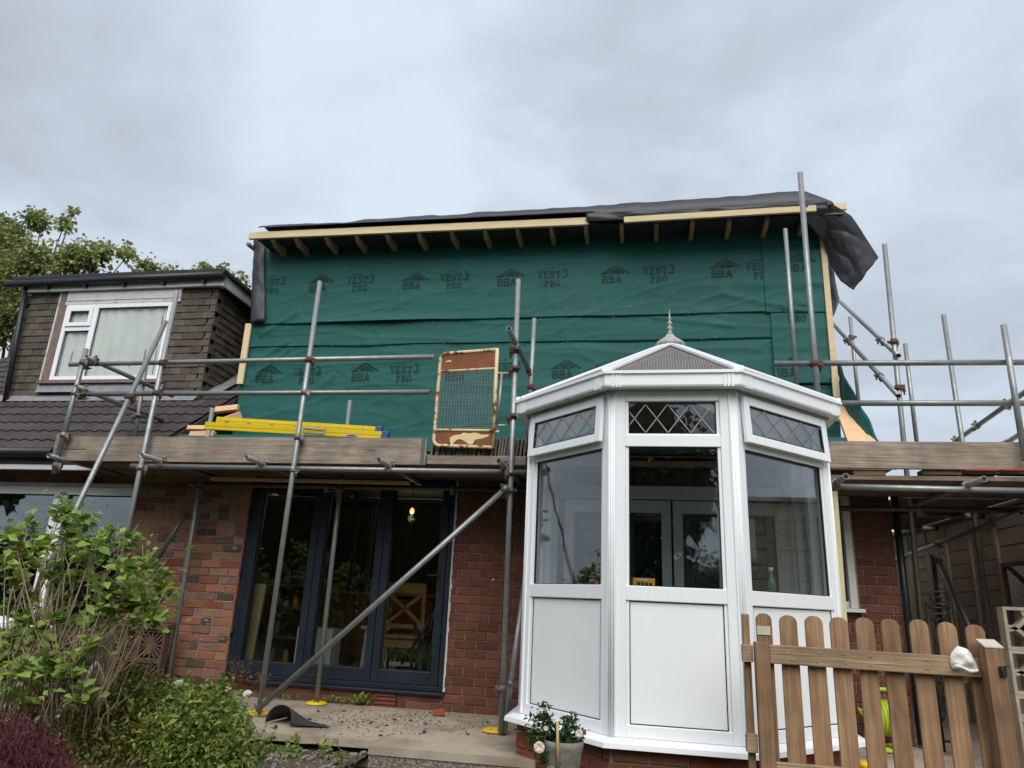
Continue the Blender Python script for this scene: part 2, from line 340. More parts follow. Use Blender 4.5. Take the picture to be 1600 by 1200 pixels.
M('slate_tile', (.066, .056, .053), (.048, .041, .039), 6, .85, bump=.5, bscale=90, rand=.2, spec=.25)
M('hung_tile', (.108, .092, .072), (.080, .070, .056), 5, .9, bump=.5, bscale=120, rand=.25, hue=.015, spec=.2, c3=(.16, .11, .065))
M('black_plastic', (.014, .015, .019), (.02, .021, .026), 9, .4)
M('fascia_white', (.62, .62, .63), (.52, .52, .52), 5, .5)
M('old_paint', (.58, .57, .56), (.30, .22, .19), 9, .8, bump=.3, bscale=40, band=(.5, .72))
M('weather_wood', (.15, .10, .085), (.22, .165, .14), 7, .9, bump=.4, stretch=(6, 6, 1))
M('lead_sheet', (.26, .26, .28), (.19, .19, .21), 7, .6, metal=.2)
M('curtain', (.74, .755, .69), (.64, .655, .60), 3, .9)
M('felt', (.028, .028, .028), (.04, .04, .038), 12, .95, bump=.3, bscale=200)
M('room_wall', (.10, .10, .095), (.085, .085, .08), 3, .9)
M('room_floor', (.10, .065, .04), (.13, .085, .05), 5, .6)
M('pine', (.50, .36, .19), (.42, .29, .14), 3, .7, stretch=(8, 8, 1))
M('chair_wood', (.42, .20, .06), (.34, .155, .045), 5, .5)
M('white_paint', (.60, .60, .57), (.5, .5, .47), 5, .5)
M('cream_render', (.55, .485, .365), (.47, .41, .305), 4, .9, bump=.4, bscale=70, rand=.06)
M('screen_block', (.34, .29, .22), (.26, .22, .165), 7, .9, bump=.5, bscale=80, rand=.08)
M('screen_brown', (.13, .075, .055), (.095, .055, .042), 8, .9, bump=.5, bscale=70, rand=.1)
M('iron_black', (.012, .012, .013), (.02, .02, .021), 12, .5)
M('lime', (.42, .56, .03), (.36, .48, .03), 8, .45)
M('grey_hose', (.22, .23, .22), (.18, .19, .18), 8, .6)
M('cloth_white', (.74, .72, .68), (.66, .63, .59), 6, .95, bump=.3, bscale=90)
M('paper', (.55, .50, .42), (.45, .41, .34), 12, .8)
M('insulation', (.62, .58, .33), (.55, .51, .28), 8, .9, bump=.3)
M('stone_pot', (.24, .22, .18), (.14, .13, .11), 10, .95, bump=.8, bscale=18)
M('box_orange', (.72, .34, .02), (.66, .30, .02), 8, .5)
M('red_plastic', (.38, .02, .03), None, 8, .4)
M('purple', (.10, .03, .22), None, 8, .5)
M('green_bottle', (.03, .12, .06), None, 8, .2)
M('bark', (.10, .075, .055), (.065, .05, .04), 8, .95, bump=.8, bscale=40)
M('stem', (.33, .245, .16), (.22, .155, .10), 12, .85, bump=.3, world=True, c3=(.12, .085, .05))
M('stem_green', (.10, .12, .04), (.07, .085, .03), 9, .8)
M('dirt', (.035, .03, .025), (.07, .055, .042), 15, .95)
M('rose_petal', (.75, .60, .50), (.80, .70, .60), 9, .7)
M('rubble_pink', (.34, .15, .12), (.28, .12, .095), 9, .9, bump=.5)
glass('pane_glass', (.88, .91, .90), 1.9, 1.5, dirt=.55)
glass('pane_dark', (.80, .85, .84), 1.9, 1.5)
glass('pane_window', (.62, .70, .69), 3.6, 1.5)
glass('pane_dormer', (.95, .965, .96), 1.4, 1.5)
leafmat('leaf_hydrangea', (.235, .305, .06), (.15, .225, .045), rough=.45)
leafmat('leaf_low', (.085, .13, .025), (.21, .225, .045), rough=.5, scale=5)
leafmat('leaf_yellow', (.34, .30, .04), (.24, .24, .035), rough=.5)
leafmat('leaf_red', (.26, .07, .03), (.18, .05, .025), rough=.5)
leafmat('leaf_acer', (.105, .022, .028), (.07, .016, .022), rough=.6)
leafmat('leaf_tree', (.25, .295, .10), (.17, .215, .075), rough=.5, scale=.6)
leafmat('leaf_dark', (.040, .058, .018), (.028, .042, .014), rough=.5, scale=.5)
leafmat('leaf_rose', (.06, .12, .025), (.045, .09, .02), rough=.4)
pm = MATS['polycarb']; n_ = pm.node_tree.nodes; l_ = pm.node_tree.links
tl_ = n_.new('ShaderNodeBsdfTranslucent'); tl_.inputs[0].default_value = (.62, .60, .57, 1); ms_ = n_.new('ShaderNodeMixShader'); ms_.inputs[0].default_value = .5
l_.new(n_['Principled BSDF'].outputs[0], ms_.inputs[1]); l_.new(tl_.outputs[0], ms_.inputs[2]); l_.new(ms_.outputs[0], n_['Material Output'].inputs[0])
mb_ = bpy.data.materials.new('bulb_glow'); mb_.use_nodes = True; MATS['bulb_glow'] = mb_
e_ = mb_.node_tree.nodes['Principled BSDF']; e_.inputs['Emission Color'].default_value = (1, .52, .12, 1); e_.inputs['Emission Strength'].default_value = 1.0

# ------------------------------------------------------------------ ground, patio
S('ground', MB().poly([(-500, -500, -.56), (500, -500, -.56), (500, 500, -.56), (-500, 500, -.56)]), 'grass')
def bedz(x, y):
    a = max(0, min(1, (y+4.6)/2.6)); return -.52 + .44*a*a*(3-2*a) + .04*fbm(x*2, y*2) + .022*fbm(x*9, y*9, 2) + .012*fbm(x*24, y*24, 5)
S('garden_bed', MB().grid(lambda u, v: (-9+7.05*u, -4.8+4.75*v, bedz(-9+7.05*u, -4.8+4.75*v)), 240, 170), 'soil')
# cracked slab beside the wall, broken front edge
pts = [(-5.3, 0.0), (-5.3, -1.5)]
for k in range(28):
    x = -5.0 + k*(3.08/27); pts.append((x, -1.66 - .10*fbm(x*1.7, 1.0) - .05*fbm(x*7, 4.0)))
pts += [(-1.9135, -1.60), (-1.9135, 0.0)]
patio = S('patio', MB().prism([(p[0], p[1], -.052) for p in pts], (0, 0, .052)), 'concrete')
O('slab_core', MB().box(-5.3, -1.93, -1.45, 0, -.56, -.054), 'soil', patio)
m = MB()
for k in range(16):
    x = -2.9 + k*.062; h = .05+.05*random.random(); m.obox((x, -1.62-.04*random.random(), -.09-.05*random.random()), (.16, .02*random.uniform(-1, 1), .01), (0, .3, 0), (0, 0, -.03-.02*random.random()))
O('broken_screed', m, 'concrete', patio)
step = S('patio_step', MB().box(-1.912, 1.1, -1.812, 0, -.056, -.002), 'concrete')
O('aggregate_face', MB().box(-1.908, 1.1, -1.803, -.2, -.56, -.060), 'aggregate', step)
S('side_yard', MB().box(1.104, 9, -3.6, 9, -.56, -.004), 'concrete')
# ------------------------------------------------------------------ brick house
YD = 1.10                 # dormer face
HX0, HX1 = -5.36, 2.284   # party line, gable corner
house = T('brick_house', (-1.5, 2.5, 0), 'red brick bungalow under renovation with teal membrane on its dormer', 'house')
m = MB()
MB()
m.box(-4.165, -1.868, .006, .25, -.4, .155)
m.box(-4.165, -1.868, .006, .25, 2.30, 2.42)
m.box(-1.868, 1.30, .006, .25, -.4, 2.42)
m.box(1.30, 1.93, .006, .25, -.4, 1.10); m.box(1.30, 1.93, .006, .25, 2.15, 2.42)
m.box(1.93, HX1-.006, .006, .25, -.4, 2.42)
m.box(HX1-.25, HX1-.006, .25, 7, -.4, 2.6)
wall = O('wall', m, 'mortar', house)
O('old_mortar', MB().box(-5.62, -4.165, .004, .25, -.4, 2.42), 'mortar_old', house)
CH, BL_, BH = .0827, .225, .0727
def brickmesh(nm, ln, mat, k):
    r_ = random.Random(k); m = MB(); w_ = 1 if mat == 'brick_red' else 2.6; j = lambda s: r_.uniform(-s, s)*w_; c = .004
    a = [(-ln/2, .0, -BH/2), (ln/2, .0, -BH/2), (ln/2, .0, BH/2), (-ln/2, .0, BH/2)]
    f_ = [(p[0]*(1-c*2/ln)+j(.0015), -.006+j(.0015), p[2]*(1-c*2/BH)+j(.0015)) for p in a]
    b_ = [(p[0], .06, p[2]) for p in a]
    v = f_+[(p[0], -.002, p[2]) for p in a]+b_
    m.v = v
    m.f = [(0, 1, 2, 3)] + [(4+q, 4+(q+1) % 4, (q+1) % 4, q) for q in range(4)] + [(8+q, 8+(q+1) % 4, 4+(q+1) % 4, 4+q) for q in range(4)]
    m.sm = [False]*9
    me = m.mesh(nm); me.materials.append(MATS[mat]); return me
BM = {}
def brick(mat, ln):
    k = random.randrange(4); key = (mat, round(ln, 3), k)
    if key not in BM: BM[key] = brickmesh('brick', ln, mat, hash(key) % 9999)
    return BM[key]
todo = []                                   # (x, z, length, material)
def course(x0, x1, z, off, kind):
    x = x0 - off
    hdr = kind == 'old' and random.random() < .22
    while x < x1-.02:
        ln = .1125 if (hdr or (kind == 'old' and random.random() < .10)) else BL_
        a, b = max(x, x0), min(x+ln, x1)
        if b-a > .035:
            if kind == 'old':
                t_ = random.random(); zz = (z-.1)/2
                mt = 'brick_dark' if t_ < .10 else 'brick_orange' if t_ < .12+.42*(1-min(1, zz)) else 'brick_bright' if t_ > .93 else 'brick_old'
            else: mt = 'brick_red'
            todo.append(((a+b)/2, z, b-a-.010, mt))
        x += ln
for i in range(28):
    z = -.012 + CH*i + BH/2
    o_ = (i % 2)*BL_/2
    if z < .13: course(-5.6, 1.0, z, o_, 'red')
    else:
        course(-5.60, -4.170, z, o_*.9+.04, 'old')
        course(-1.862, -.82, z, o_+.05, 'red')
    if z < 1.09: course(1.32, HX1, z, o_+.03, 'red')
    else: course(1.945, HX1, z, o_+.06, 'red')
def show(b): return (b[1] < 1.98) and (b[0] < -.85 or b[0] > 1.62) and not (b[0] < -5.0 and b[1] < .95) and not (b[0] > 1.5 and b[1] < .25)
todo.sort(key=lambda b: (not show(b), b[1]))
rest = {}
for k, (x, z, ln, mt) in enumerate(todo):
    if k < 296 and show((x, z)):
        inst('brick', brick(mt, ln), (x, random.uniform(-.002, .0015)*(1 if mt == 'brick_red' else 2.5), z), wall, Matrix.Rotation(random.uniform(-.006, .006), 3, 'Y'))
    else:
        r_ = rest.setdefault(mt, MB()); r_.box(x-ln/2, x+ln/2, -.005, .03, z-BH/2, z+BH/2)
for mt, r_ in rest.items(): O('far_bricks', r_, mt, wall, kind='stuff')
m = MB()                                    # old mortar smeared over the weathered bricks
for k in range(46):
    x, z = random.uniform(-5.0, -4.2), random.uniform(.15, 1.95); n_ = 11; r_ = random.uniform(.008, .03)
    m.prism([(x+r_*random.uniform(.6, 1.9)*math.cos(q*2*math.pi/n_), -.0105-.003*random.random()*0, z+r_*random.uniform(.3, .8)*math.sin(q*2*math.pi/n_)) for q in range(n_)], (0, .006, 0))
O('mortar_smears', m, 'mortar', wall, kind='stuff')
m = MB()                                    # torn plaster edge beside the door
for k in range(46):
    z = .17 + k*.045; m.obox((-1.872, -.010-.004*random.random(), z), (.010+.014*random.random(), 0, 0), (0, .016, 0), (.003, 0, .04+.012*random.random()))
O('plaster_edge', m, 'white_paint', wall)
m = MB()
for k in range(40):
    z = .17 + k*.05; m.obox((-4.182, -.004-.004*random.random(), z), (.016+.008*random.random(), 0, 0), (0, .04, 0), (0, 0, .047))
O('cut_edge', m, 'brick_orange', wall)
# gable return bricks
m = MB()
for i in range(28):
    z = -.012+CH*i
    for k in range(6): m.box(HX1-.02, HX1+.0, .012+k*.225+(i % 2)*.11, .012+k*.225+.215+(i % 2)*.11, z, z+BH)
O('gable_bricks', m, 'brick_red', wall, kind='stuff')
# air brick
ab = E('air_brick', house, py(603, 1094))
c_ = py(603, 1094); m = MB().box(c_.x-.11, c_.x+.11, -.012, .03, c_.z-.075, c_.z+.07)
O('grille_back', m, 'gasket', ab)
for k in range(4): O('slat', MB().obox((c_.x-.105, -.03, c_.z-.07+k*.036), (.21, 0, 0), (0, .02, .006), (0, 0, .022)), 'terracotta', ab)

# ---- bifold doors
DX0, DX1, DZ0, DZ1 = -4.165, -1.872, .16, 2.30
door = E('bifold_door', house, (-3, .05, DZ0))
m = MB(); yf = .02
m.box(DX0, DX0+.06, yf, .12, DZ0, DZ1).box(DX1-.06, DX1, yf, .12, DZ0, DZ1).box(DX0+.06, DX1-.06, yf, .12, DZ1-.06, DZ1).box(DX0+.06, DX1-.06, yf, .12, DZ0, DZ0+.045)
O('door_frame', m, 'anthracite', door, .004)
O('threshold', MB().box(DX0-.02, DX1+.02, -.055, .10, DZ0-.03, DZ0-.002), 'anthracite', door, .006)
g1 = py(478, 1000, .04).x; g2 = py(585, 1000, .04).x
edges = [DX0+.062, g1, g2, DX1-.062]
for k in range(3):
    a, b = edges[k]+.004, edges[k+1]-.004; y0, y1 = .014, .105; st = .075
    m = MB().box(a, a+st, y0, y1, DZ0+.05, DZ1-.065).box(b-st, b, y0, y1, DZ0+.05, DZ1-.065).box(a+st, b-st, y0, y1, DZ0+.05, DZ0+.17).box(a+st, b-st, y0, y1, DZ1-.15, DZ1-.065)
    O('door_leaf', m, 'anthracite', door, .004)
    O('pane', MB().box(a+st, b-st, .055, .061, DZ0+.17, DZ1-.15), 'pane_dark', door)
    m = MB()
    for (x0, x1, z0, z1) in ((a+st, b-st, DZ0+.17, DZ0+.178), (a+st, b-st, DZ1-.158, DZ1-.15), (a+st, a+st+.008, DZ0+.178, DZ1-.158), (b-st-.008, b-st, DZ0+.178, DZ1-.158)): m.box(x0, x1, .045, .054, z0, z1)
    O('glazing_bead', m, 'gasket', door)
hx = DX1-.115; hz = py(690, 905, .0).z
O('handle', MB().box(hx-.014, hx+.014, .003, .013, hz-.11, hz+.11).tube([(hx, .0, hz+.03), (hx, -.045, hz+.03), (hx-.11, -.045, hz+.03)], .008, 8), 'black_plastic', door)
for z in (.55, 1.15, 1.75): O('hinge', MB().tube([(DX0+.01, .004, z), (DX0+.01, .004, z+.09)], .013, 10), 'anthracite', door)

# ---- small window by the gable
WX0, WX1, WZ0, WZ1 = 1.30, 1.93, 1.10, 2.15
win = E('kitchen_window', house, (1.6, 0, WZ0))
m = MB().box(WX0, WX0+.06, .02, .09, WZ0, WZ1).box(WX1-.065, WX1-.003, -.012, .09, WZ0, WZ1).box(WX0+.06, WX1-.065, .02, .09, WZ1-.06, WZ1).box(WX0+.06, WX1-.065, .02, .09, WZ0, WZ0+.06)
O('window_frame', m, 'upvc_cream', win, .003)
O('pane', MB().box(WX0+.06, WX1-.065, .05, .056, WZ0+.06, WZ1-.06), 'pane_dormer', win)
O('downpipe', MB().tube([(HX1+.036, -.03, .02), (HX1+.036, -.03, 2.3)], .032, 12), 'black_plastic', house)
for k in range(5): O('blind_slat', MB().box(WX1-.55+k*.095, WX1-.55+k*.095+.09, .075, .08, WZ0+.07, WZ1-.07), 'upvc_cream', win)
O('sill', MB().box(WX0-.03, WX1+.03, -.10, .02, WZ0-.035, WZ0-.003), 'upvc_cream', win, .004)

# ---- roof slope below the dormer, eaves
EZ, EY, SL = 2.42, -.35, .70
def rz(y): return EZ + SL*(y-EY)
O('soffit', MB().box(HX0, HX1+.05, EY, .25, 2.36, 2.40), 'timber_rafter', house)
O('roof_deck', MB().prism([(HX0+.1, EY, EZ-.03), (HX0+.1, .0, rz(.0)-.03), (HX0+.1, .0, rz(.0)-.12), (HX0+.1, EY, EZ-.12)], (HX1-HX0-.12, 0, 0)), 'timber_rafter', house)
O('joist_floor', MB().box(HX0+.1, HX1-.1, .0, 7, 2.50, 2.58), 'timber_rafter', house)
def skirt(u, v):
    x = -5.15 + u*(2.20+5.15); y = .0 - v*(.0-EY); return (x, y, rz(y)+.012+.012*fbm(x*2.2, y*3, 2.0))
O('roof_membrane', MB().grid(skirt, 90, 14, flip=True), 'membrane', house)

# ---- dormer: membrane in overlapping sheets
DXL, DXR = py(379, 585, YD).x, py(1303, 560, YD).x
DZT = 5.66
def wr(x, z):
    """creases of the stapled membrane"""
    d = .018*fbm(x*.55, z*1.1, 5.0) + .008*fbm(x*.8, z*5.5, 9.0) + .005*fbm(x*4, z*2, 3.0) + .002*fbm(x*1.6+z*3, z*9, 6.0)
    d += .010*math.exp(-((z-4.72-.10*math.sin(x*1.1))/.05)**2)*max(0, fbm(x*.7, 2.2)) + .010*math.exp(-((z-5.0+.16*(x+1.5)*.4)/.06)**2)*max(0, fbm(x*.8, 7.2)+.2)
    for (sx_, sz_, of_, am_, pw) in ((.45, 2.6, 1.7, .008, 7), (.7, 3.6, 6.1, .006, 9), (.9, 1.0, 11.3, .005, 10), (1.3, 6.0, 3.9, .003, 6)):
        d += am_*(1-min(1, abs(2.4*fbm(x*sx_+z*.35, z*sz_-x*.25, of_))))**pw
    for (x0, z0, x1, z1, am) in ((-5.1, 3.62, -4.55, 4.12, .020), (-5.0, 4.3, -4.5, 4.62, .018), (-4.3, 3.35, -3.9, 3.72, .014), (1.0, 4.7, 1.9, 4.45, .012), (.2, 4.42, 1.1, 4.28, .012), (-5.1, 3.9, -4.6, 4.2, .015)):
        vx, vz = x1-x0, z1-z0; t = max(0, min(1, ((x-x0)*vx+(z-z0)*vz)/(vx*vx+vz*vz))); dd = math.hypot(x-x0-t*vx, z-z0-t*vz); d += am*math.exp(-(dd/.035)**2)
    return d
def face(x, z, lay): return YD - .006*lay - wr(x, z)
lap1, lap2 = py(800, 499, YD).z, py(800, 536, YD).z
sheets = E('dormer_membrane', house, (-1.5, YD, 3.4))
XJ = py(1195, 480, YD).x
def bulge(x, z):
    """loose lower lip of the top sheet"""
    t = max(0, 1-(z-lap1)/.16); b = max(0, 1-abs(x+3.35)/1.25); return t*t*b*.05 + t*t*.016*max(0, .4+fbm(x*1.5, 4))
def sheet(nm, x0, x1, z0, z1, lay, lip=False, nx=150, nz=26, edge=0):
    def f(u, v):
        x = x0+(x1-x0)*u; z = z0+(z1-z0)*v + (edge*fbm(x*1.3, 3.3+lay) if v == 0 else 0)
        return (x, face(x, z, lay) - (bulge(x, z) if lip else 0), z)
    return O(nm, MB().grid(f, nx, nz), 'membrane', sheets, solid=.0025)
sh_low = sheet('membrane_sheet', DXL, DXR, 2.6, lap2+.05, 1, nx=380, nz=84)
sh_mid = sheet('membrane_sheet', DXL+.03, XJ+.08, lap2, lap1+.06, 3.4, edge=.022, nx=360, nz=20)
sh_top = sheet('membrane_sheet', DXL+.05, XJ+.06, lap1, DZT, 5.6, lip=True, edge=.020, nx=360, nz=70)
sh_r = sheet('membrane_sheet', XJ, DXR, lap1-.02, DZT, 7.4, edge=.02, nx=50, nz=60)
sh_r2 = sheet('membrane_sheet', XJ+.05, DXR, 3.55, lap1+.0, 6.4, edge=.02, nx=50, nz=40)
# staples
stp = MB()
for k in range(95):
    x = random.uniform(DXL+.15, DXR-.05); z = random.choice([lap1+.03, lap2+.03, 3.75, 4.9, 5.3])+random.uniform(-.08, .08)
    lay = 8.6 if x > XJ else 7.0; y = face(x, z, lay)-.004; a_ = random.uniform(-.5, .5)
    stp.obox((x, y, z), (.014*math.cos(a_), 0, .014*math.sin(a_)), (0, .003, 0), (-.004*math.sin(a_), 0, .004*math.cos(a_)))
O('staples', stp, 'lead', sheets, kind='stuff')

# ---- printed marks on the membrane
def R4(x0, y0, x1, y1): return [(x0, y0), (x1, y0), (x1, y1), (x0, y1)]
def arc(cx, cy, rx, ry, t, a0, a1, n=8):
    o_ = []
    for k in range(n):
        p, q = math.radians(a0+(a1-a0)*k/n), math.radians(a0+(a1-a0)*(k+1)/n)
        o_.append([(cx+rx*math.cos(p), cy+ry*math.sin(p)), (cx+rx*math.cos(q), cy+ry*math.sin(q)), (cx+(rx-t)*math.cos(q), cy+(ry-t*.7)*math.sin(q)), (cx+(rx-t)*math.cos(p), cy+(ry-t*.7)*math.sin(p))])
    return o_
GL = {
 'V': [[(.5, 7), (2.0, 7), (3.1, 0), (2.2, 0)], [(4.0, 6.4), (4.6, 6.4), (3.1, 0), (2.6, 0)], R4(0, 6.3, 2.5, 7), R4(3.3, 6.3, 5.3, 7)],
 'E': [R4(.7, .8, 2.1, 3.0), R4(.7, 3.5, 2.1, 6.2), R4(0, 6.2, 4.6, 7), R4(3.9, 4.9, 4.6, 6.2), R4(2.1, 3.2, 3.3, 3.9), R4(3.1, 2.6, 3.5, 4.5), R4(0, 0, 4.6, .8), R4(3.9, .8, 4.6, 2.1)],
 'N': [R4(0, 6.3, 1.8, 7), [(.7, 7), (2.1, 7), (4.6, 0), (3.4, 0)], R4(.8, .7, 1.35, 5.4), R4(0, 0, 2.2, .7), R4(4.0, 1.6, 4.55, 6.3), R4(3.1, 6.3, 5.4, 7)],
 'T': [R4(1.8, .7, 2.35, 6.2), R4(2.65, .7, 3.2, 6.2), R4(0, 6.2, 5, 7), R4(0, 4.7, .7, 6.2), R4(4.3, 4.7, 5, 6.2), R4(1, 0, 4, .7)],
 'P': [R4(.7, .7, 2.1, 6.3), R4(0, 6.3, 2.6, 7), R4(0, 0, 2.8, .7)] + arc(2.5, 5.1, 2.2, 1.9, 1.3, -90, 90),
 'R': [R4(.7, .7, 2.1, 6.3), R4(0, 6.3, 2.6, 7), R4(0, 0, 2.6, .7), [(2.4, 3.3), (3.7, 3.3), (5.2, 0), (3.7, 0)]] + arc(2.5, 5.2, 2.2, 1.8, 1.3, -90, 90),
 'O': arc(2.6, 3.5, 2.5, 3.5, 1.4, 100, 260, 10) + arc(2.6, 3.5, 2.5, 3.5, 1.4, -80, 80, 10),
 '3': arc(2.2, 5.1, 2.1, 1.9, 1.1, -80, 150, 10) + arc(2.2, 1.9, 2.5, 2.0, 1.2, -150, 85, 12),
 'B': [R4(0, 0, 1.5, 7), R4(1.5, 5.9, 3.2, 7), R4(1.5, 3.0, 3.3, 4.1), R4(1.5, 0, 3.3, 1.1)] + arc(3.1, 5.0, 1.9, 2.0, 1.4, -90, 90) + arc(3.2, 2.05, 2.1, 2.05, 1.4, -90, 90),
 'A': [[(0, 0), (1.6, 0), (3.5, 7), (2.2, 7)], [(4.1, 0), (5.7, 0), (3.5, 7), (2.2, 7)], R4(1.3, 1.5, 4.4, 2.6)],
}
def put(polys, x, z, s, lay, par, nm, lip=True, shear=0.0, rot=0.0, clip=None):
    """flat ink lying 3 mm proud of the sheet, polygons in letter units"""
    m = MB(); ca, sa = math.cos(rot), math.sin(rot); n_ = 0
    for p in polys:
        q = []
        for (a, b) in p:
            X = x + s*(a*ca-b*sa); Z = z + s*(a*sa+b*ca); q.append((X, Z))
        if clip and (max(t[0] for t in q) > clip[1] or min(t[0] for t in q) < clip[0]): continue
        ar = sum(q[k][0]*q[(k+1) % len(q)][1]-q[(k+1) % len(q)][0]*q[k][1] for k in range(len(q)))
        if ar < 0: q = q[::-1]
        n_ += 1
        m.poly([(X, face(X, Z, lay)-(bulge(X, Z) if lip else 0)-.0055, Z) for X, Z in q])
    if n_: O(nm, m, 'print_black', par)
def word(t, s0=0.0, adv=None):
    o_ = []; x = s0
    for ch in t:
        if ch == ' ': x += 3; continue
        o_ += [[(x+a, b) for a, b in p] for p in GL[ch]]; x += {'3': 5.0, 'O': 5.6, 'A': 5.9, 'B': 5.8}.get(ch, 5.5)
    return o_, x
def tri_sub(a, b, c, n=4):
    o_ = []
    for k in range(n):
        t0, t1 = k/n, (k+1)/n
        l0 = (a[0]+(b[0]-a[0])*t0, a[1]+(b[1]-a[1])*t0); l1 = (a[0]+(b[0]-a[0])*t1, a[1]+(b[1]-a[1])*t1); r0 = (c[0]+(b[0]-c[0])*t0, c[1]+(b[1]-c[1])*t0); r1 = (c[0]+(b[0]-c[0])*t1, c[1]+(b[1]-c[1])*t1)
        o_.append([l0, r0, r1, l1])
    return o_
def band(p, q, t0, t1, n=6):
    return [[(p[0]+(q[0]-p[0])*k/n, p[1]+(q[1]-p[1])*k/n), (p[0]+(q[0]-p[0])*(k+1)/n, p[1]+(q[1]-p[1])*(k+1)/n), (p[0]+(q[0]-p[0])*(k+1)/n+t1[0], p[1]+(q[1]-p[1])*(k+1)/n+t1[1]), (p[0]+(q[0]-p[0])*k/n+t0[0], p[1]+(q[1]-p[1])*k/n+t0[1])] for k in range(n)]
# roof-shaped mark: long sweep, ridge chevron, base bar
ROOFM = band((-9, 0), (9.5, .3), (1.2, .75), (-1.5, .6)) + [[(-8.4, .2), (-6.2, .2), (.2, 5.9), (.6, 7.2)]] + [[(.6, 7.2), (.9, 5.8), (6.6, 1.6), (9.3, .6)]] + [[(-3.6, 1.5), (-1.8, 1.5), (1.6, 4.3), (.9, 4.7)], [(-1.4, 1.2), (5.6, 1.2), (2.2, 3.9), (1.5, 3.9)]]
U = .0114
VENT, vl = word('VENT'); THREE = [[(vl+.1+a*1.25, .2+b*1.25) for a, b in p] for p in GL['3']]; PRO, pl_ = word('PRO')
VP = VENT + THREE + [[(6.5+a*.92, -8.4+b*.92) for a, b in p] for p in PRO]
VP += [R4(5+k*1.9, 8.8+(k % 2)*.3, 5+k*1.9+.9, 9.6+(k % 3)*.3) for k in range(5)] + [[(13.2, 9.6), (14.6, 9.6), (13.9, 11.4)]]
BBA, _l = word('BBA')
def vent(px_, py_, sheet_, lay, lip=True, **k):
    p = py(px_, py_, YD); put(VP, p.x-13.8*U*1.22, p.z-.03, U*1.22, lay, sheet_, 'printed_lettering', lip, **k)
def bba(px_, py_, sheet_, lay, lip=True, **k):
    p = py(px_, py_, YD); put([[(a, b*.78) for a, b in q] for q in ROOFM], p.x, p.z+.0, U*1.85, lay, sheet_, 'printed_roof_mark', lip, **k)
    put([[(a, b) for a, b in q] for q in BBA], p.x-.165, p.z-.125, U*1.28, lay, sheet_, 'printed_lettering', lip, **k)
for a, b in ((565, 441), (711, 437), (864, 434), (1029, 427)): vent(a, b, sh_top, 6.0)
vent(428, 445, sh_top, 6.0, clip=(DXL+.16, 99)); vent(1190, 420, sh_top, 6.0, clip=(-99, XJ-.0))
for a, b in ((504, 444), (650, 440), (798, 435), (961, 430), (1132, 421)): bba(a, b, sh_top, 6.0)
bba(1248, 412, sh_r, 7.8, False, clip=(XJ+.02, DXR-.02))
for a, b in ((480, 583), (632, 580), (790, 575), (955, 578)): vent(a, b, sh_low, 1.4, False)
for a, b in ((420, 584), (570, 581), (717, 580), (884, 576), (1055, 573)): bba(a, b, sh_low, 1.4, False, clip=(DXL+.05, 99))
bba(1230, 574, sh_r2, 6.8, False, clip=(XJ+.07, DXR))
vent(1243, 487, sh_r2, 6.8, False, clip=(XJ+.07, DXR))

# battens nailed up the two dormer corners
O('corner_batten', MB().bar(py(389, 506, YD-.05), py(375, 600, YD-.05), (1, 0, 0), .085, .03), 'timber_new', house)
O('corner_batten', MB().bar(py(1284, 360, YD-.05), py(1307, 618, YD-.05), (1, 0, 0), .065, .03), 'timber_new', house)
O('corner_batten', MB().bar(py(1304, 585, YD-.09), py(1309, 640, YD-.09), (1, 0, 0), .07, .03), 'timber_new', house)
# cheek behind
O('dormer_cheek', MB().box(DXR-.02, DXR+.03, YD+.02, 5.5, 3.4, 5.6), 'timber_rafter', house)
O('dormer_cheek', MB().box(DXL+.02, DXL+.06, YD+.03, 5.5, 3.4, 5.6), 'tarp', house)
O('dormer_sheathing', MB().box(DXL+.06, DXR-.02, YD+.035, YD+.07, 2.5, 5.6), 'timber_rafter', house)
# flat roof: rafters, deck, fascia battens
YF = YD-.42
fa0, fa1 = py(390, 366, YF), py(919, 342, YF)
def fz(x): return fa0.z + (fa1.z-fa0.z)*(x-fa0.x)/(fa1.x-fa0.x)
for pxl in (425, 462, 509, 556, 604, 654, 705, 757, 808, 861, 915, 971, 1026, 1082, 1140, 1199, 1258):
    p = py(pxl, 372-.045*(pxl-390), YF); z1 = fz(p.x)-.055
    m = MB().prism([(p.x-.024, YF+.024, z1), (p.x-.024, YD+.4, z1+.03), (p.x-.024, YD+.4, z1-.09), (p.x-.024, YF+.12, z1-.10), (p.x-.024, YF+.024, z1-.05)], (.048, 0, 0))
    O('rafter', m, 'timber_rafter', house)
O('roof_board', MB().prism([(fa0.x+.1, YF+.03, fz(fa0.x)-.05), (fa0.x+.1, 5.6, fz(fa0.x)+.25), (fa0.x+.1, 5.6, fz(fa0.x)+.23), (fa0.x+.1, YF+.03, fz(fa0.x)-.07)], (DXR-fa0.x+.05, 0, fz(DXR)-fz(fa0.x))), 'tarp', house)
O('fascia_board', MB().bar(py(390, 369, YF), py(919.5, 346, YF), (0, 0, 1), .098, .04), 'timber_new', house, .003)
O('fascia_board', MB().bar(py(975, 344, YF-.10), py(1275, 326, YF-.10), (0, 0, 1), .075, .035), 'timber_new', house, .003)
O('fascia_board', MB().bar(py(1292, 324, 2.2), py(1322, 323, 2.2), (0, 0, 1), .10, .05), 'timber_new', house)
O('roof_batten', MB().bar(py(387, 381, YD-.15), py(408, 398, YD+.25), (0, 0, 1), .04, .045), 'timber_rafter', house)
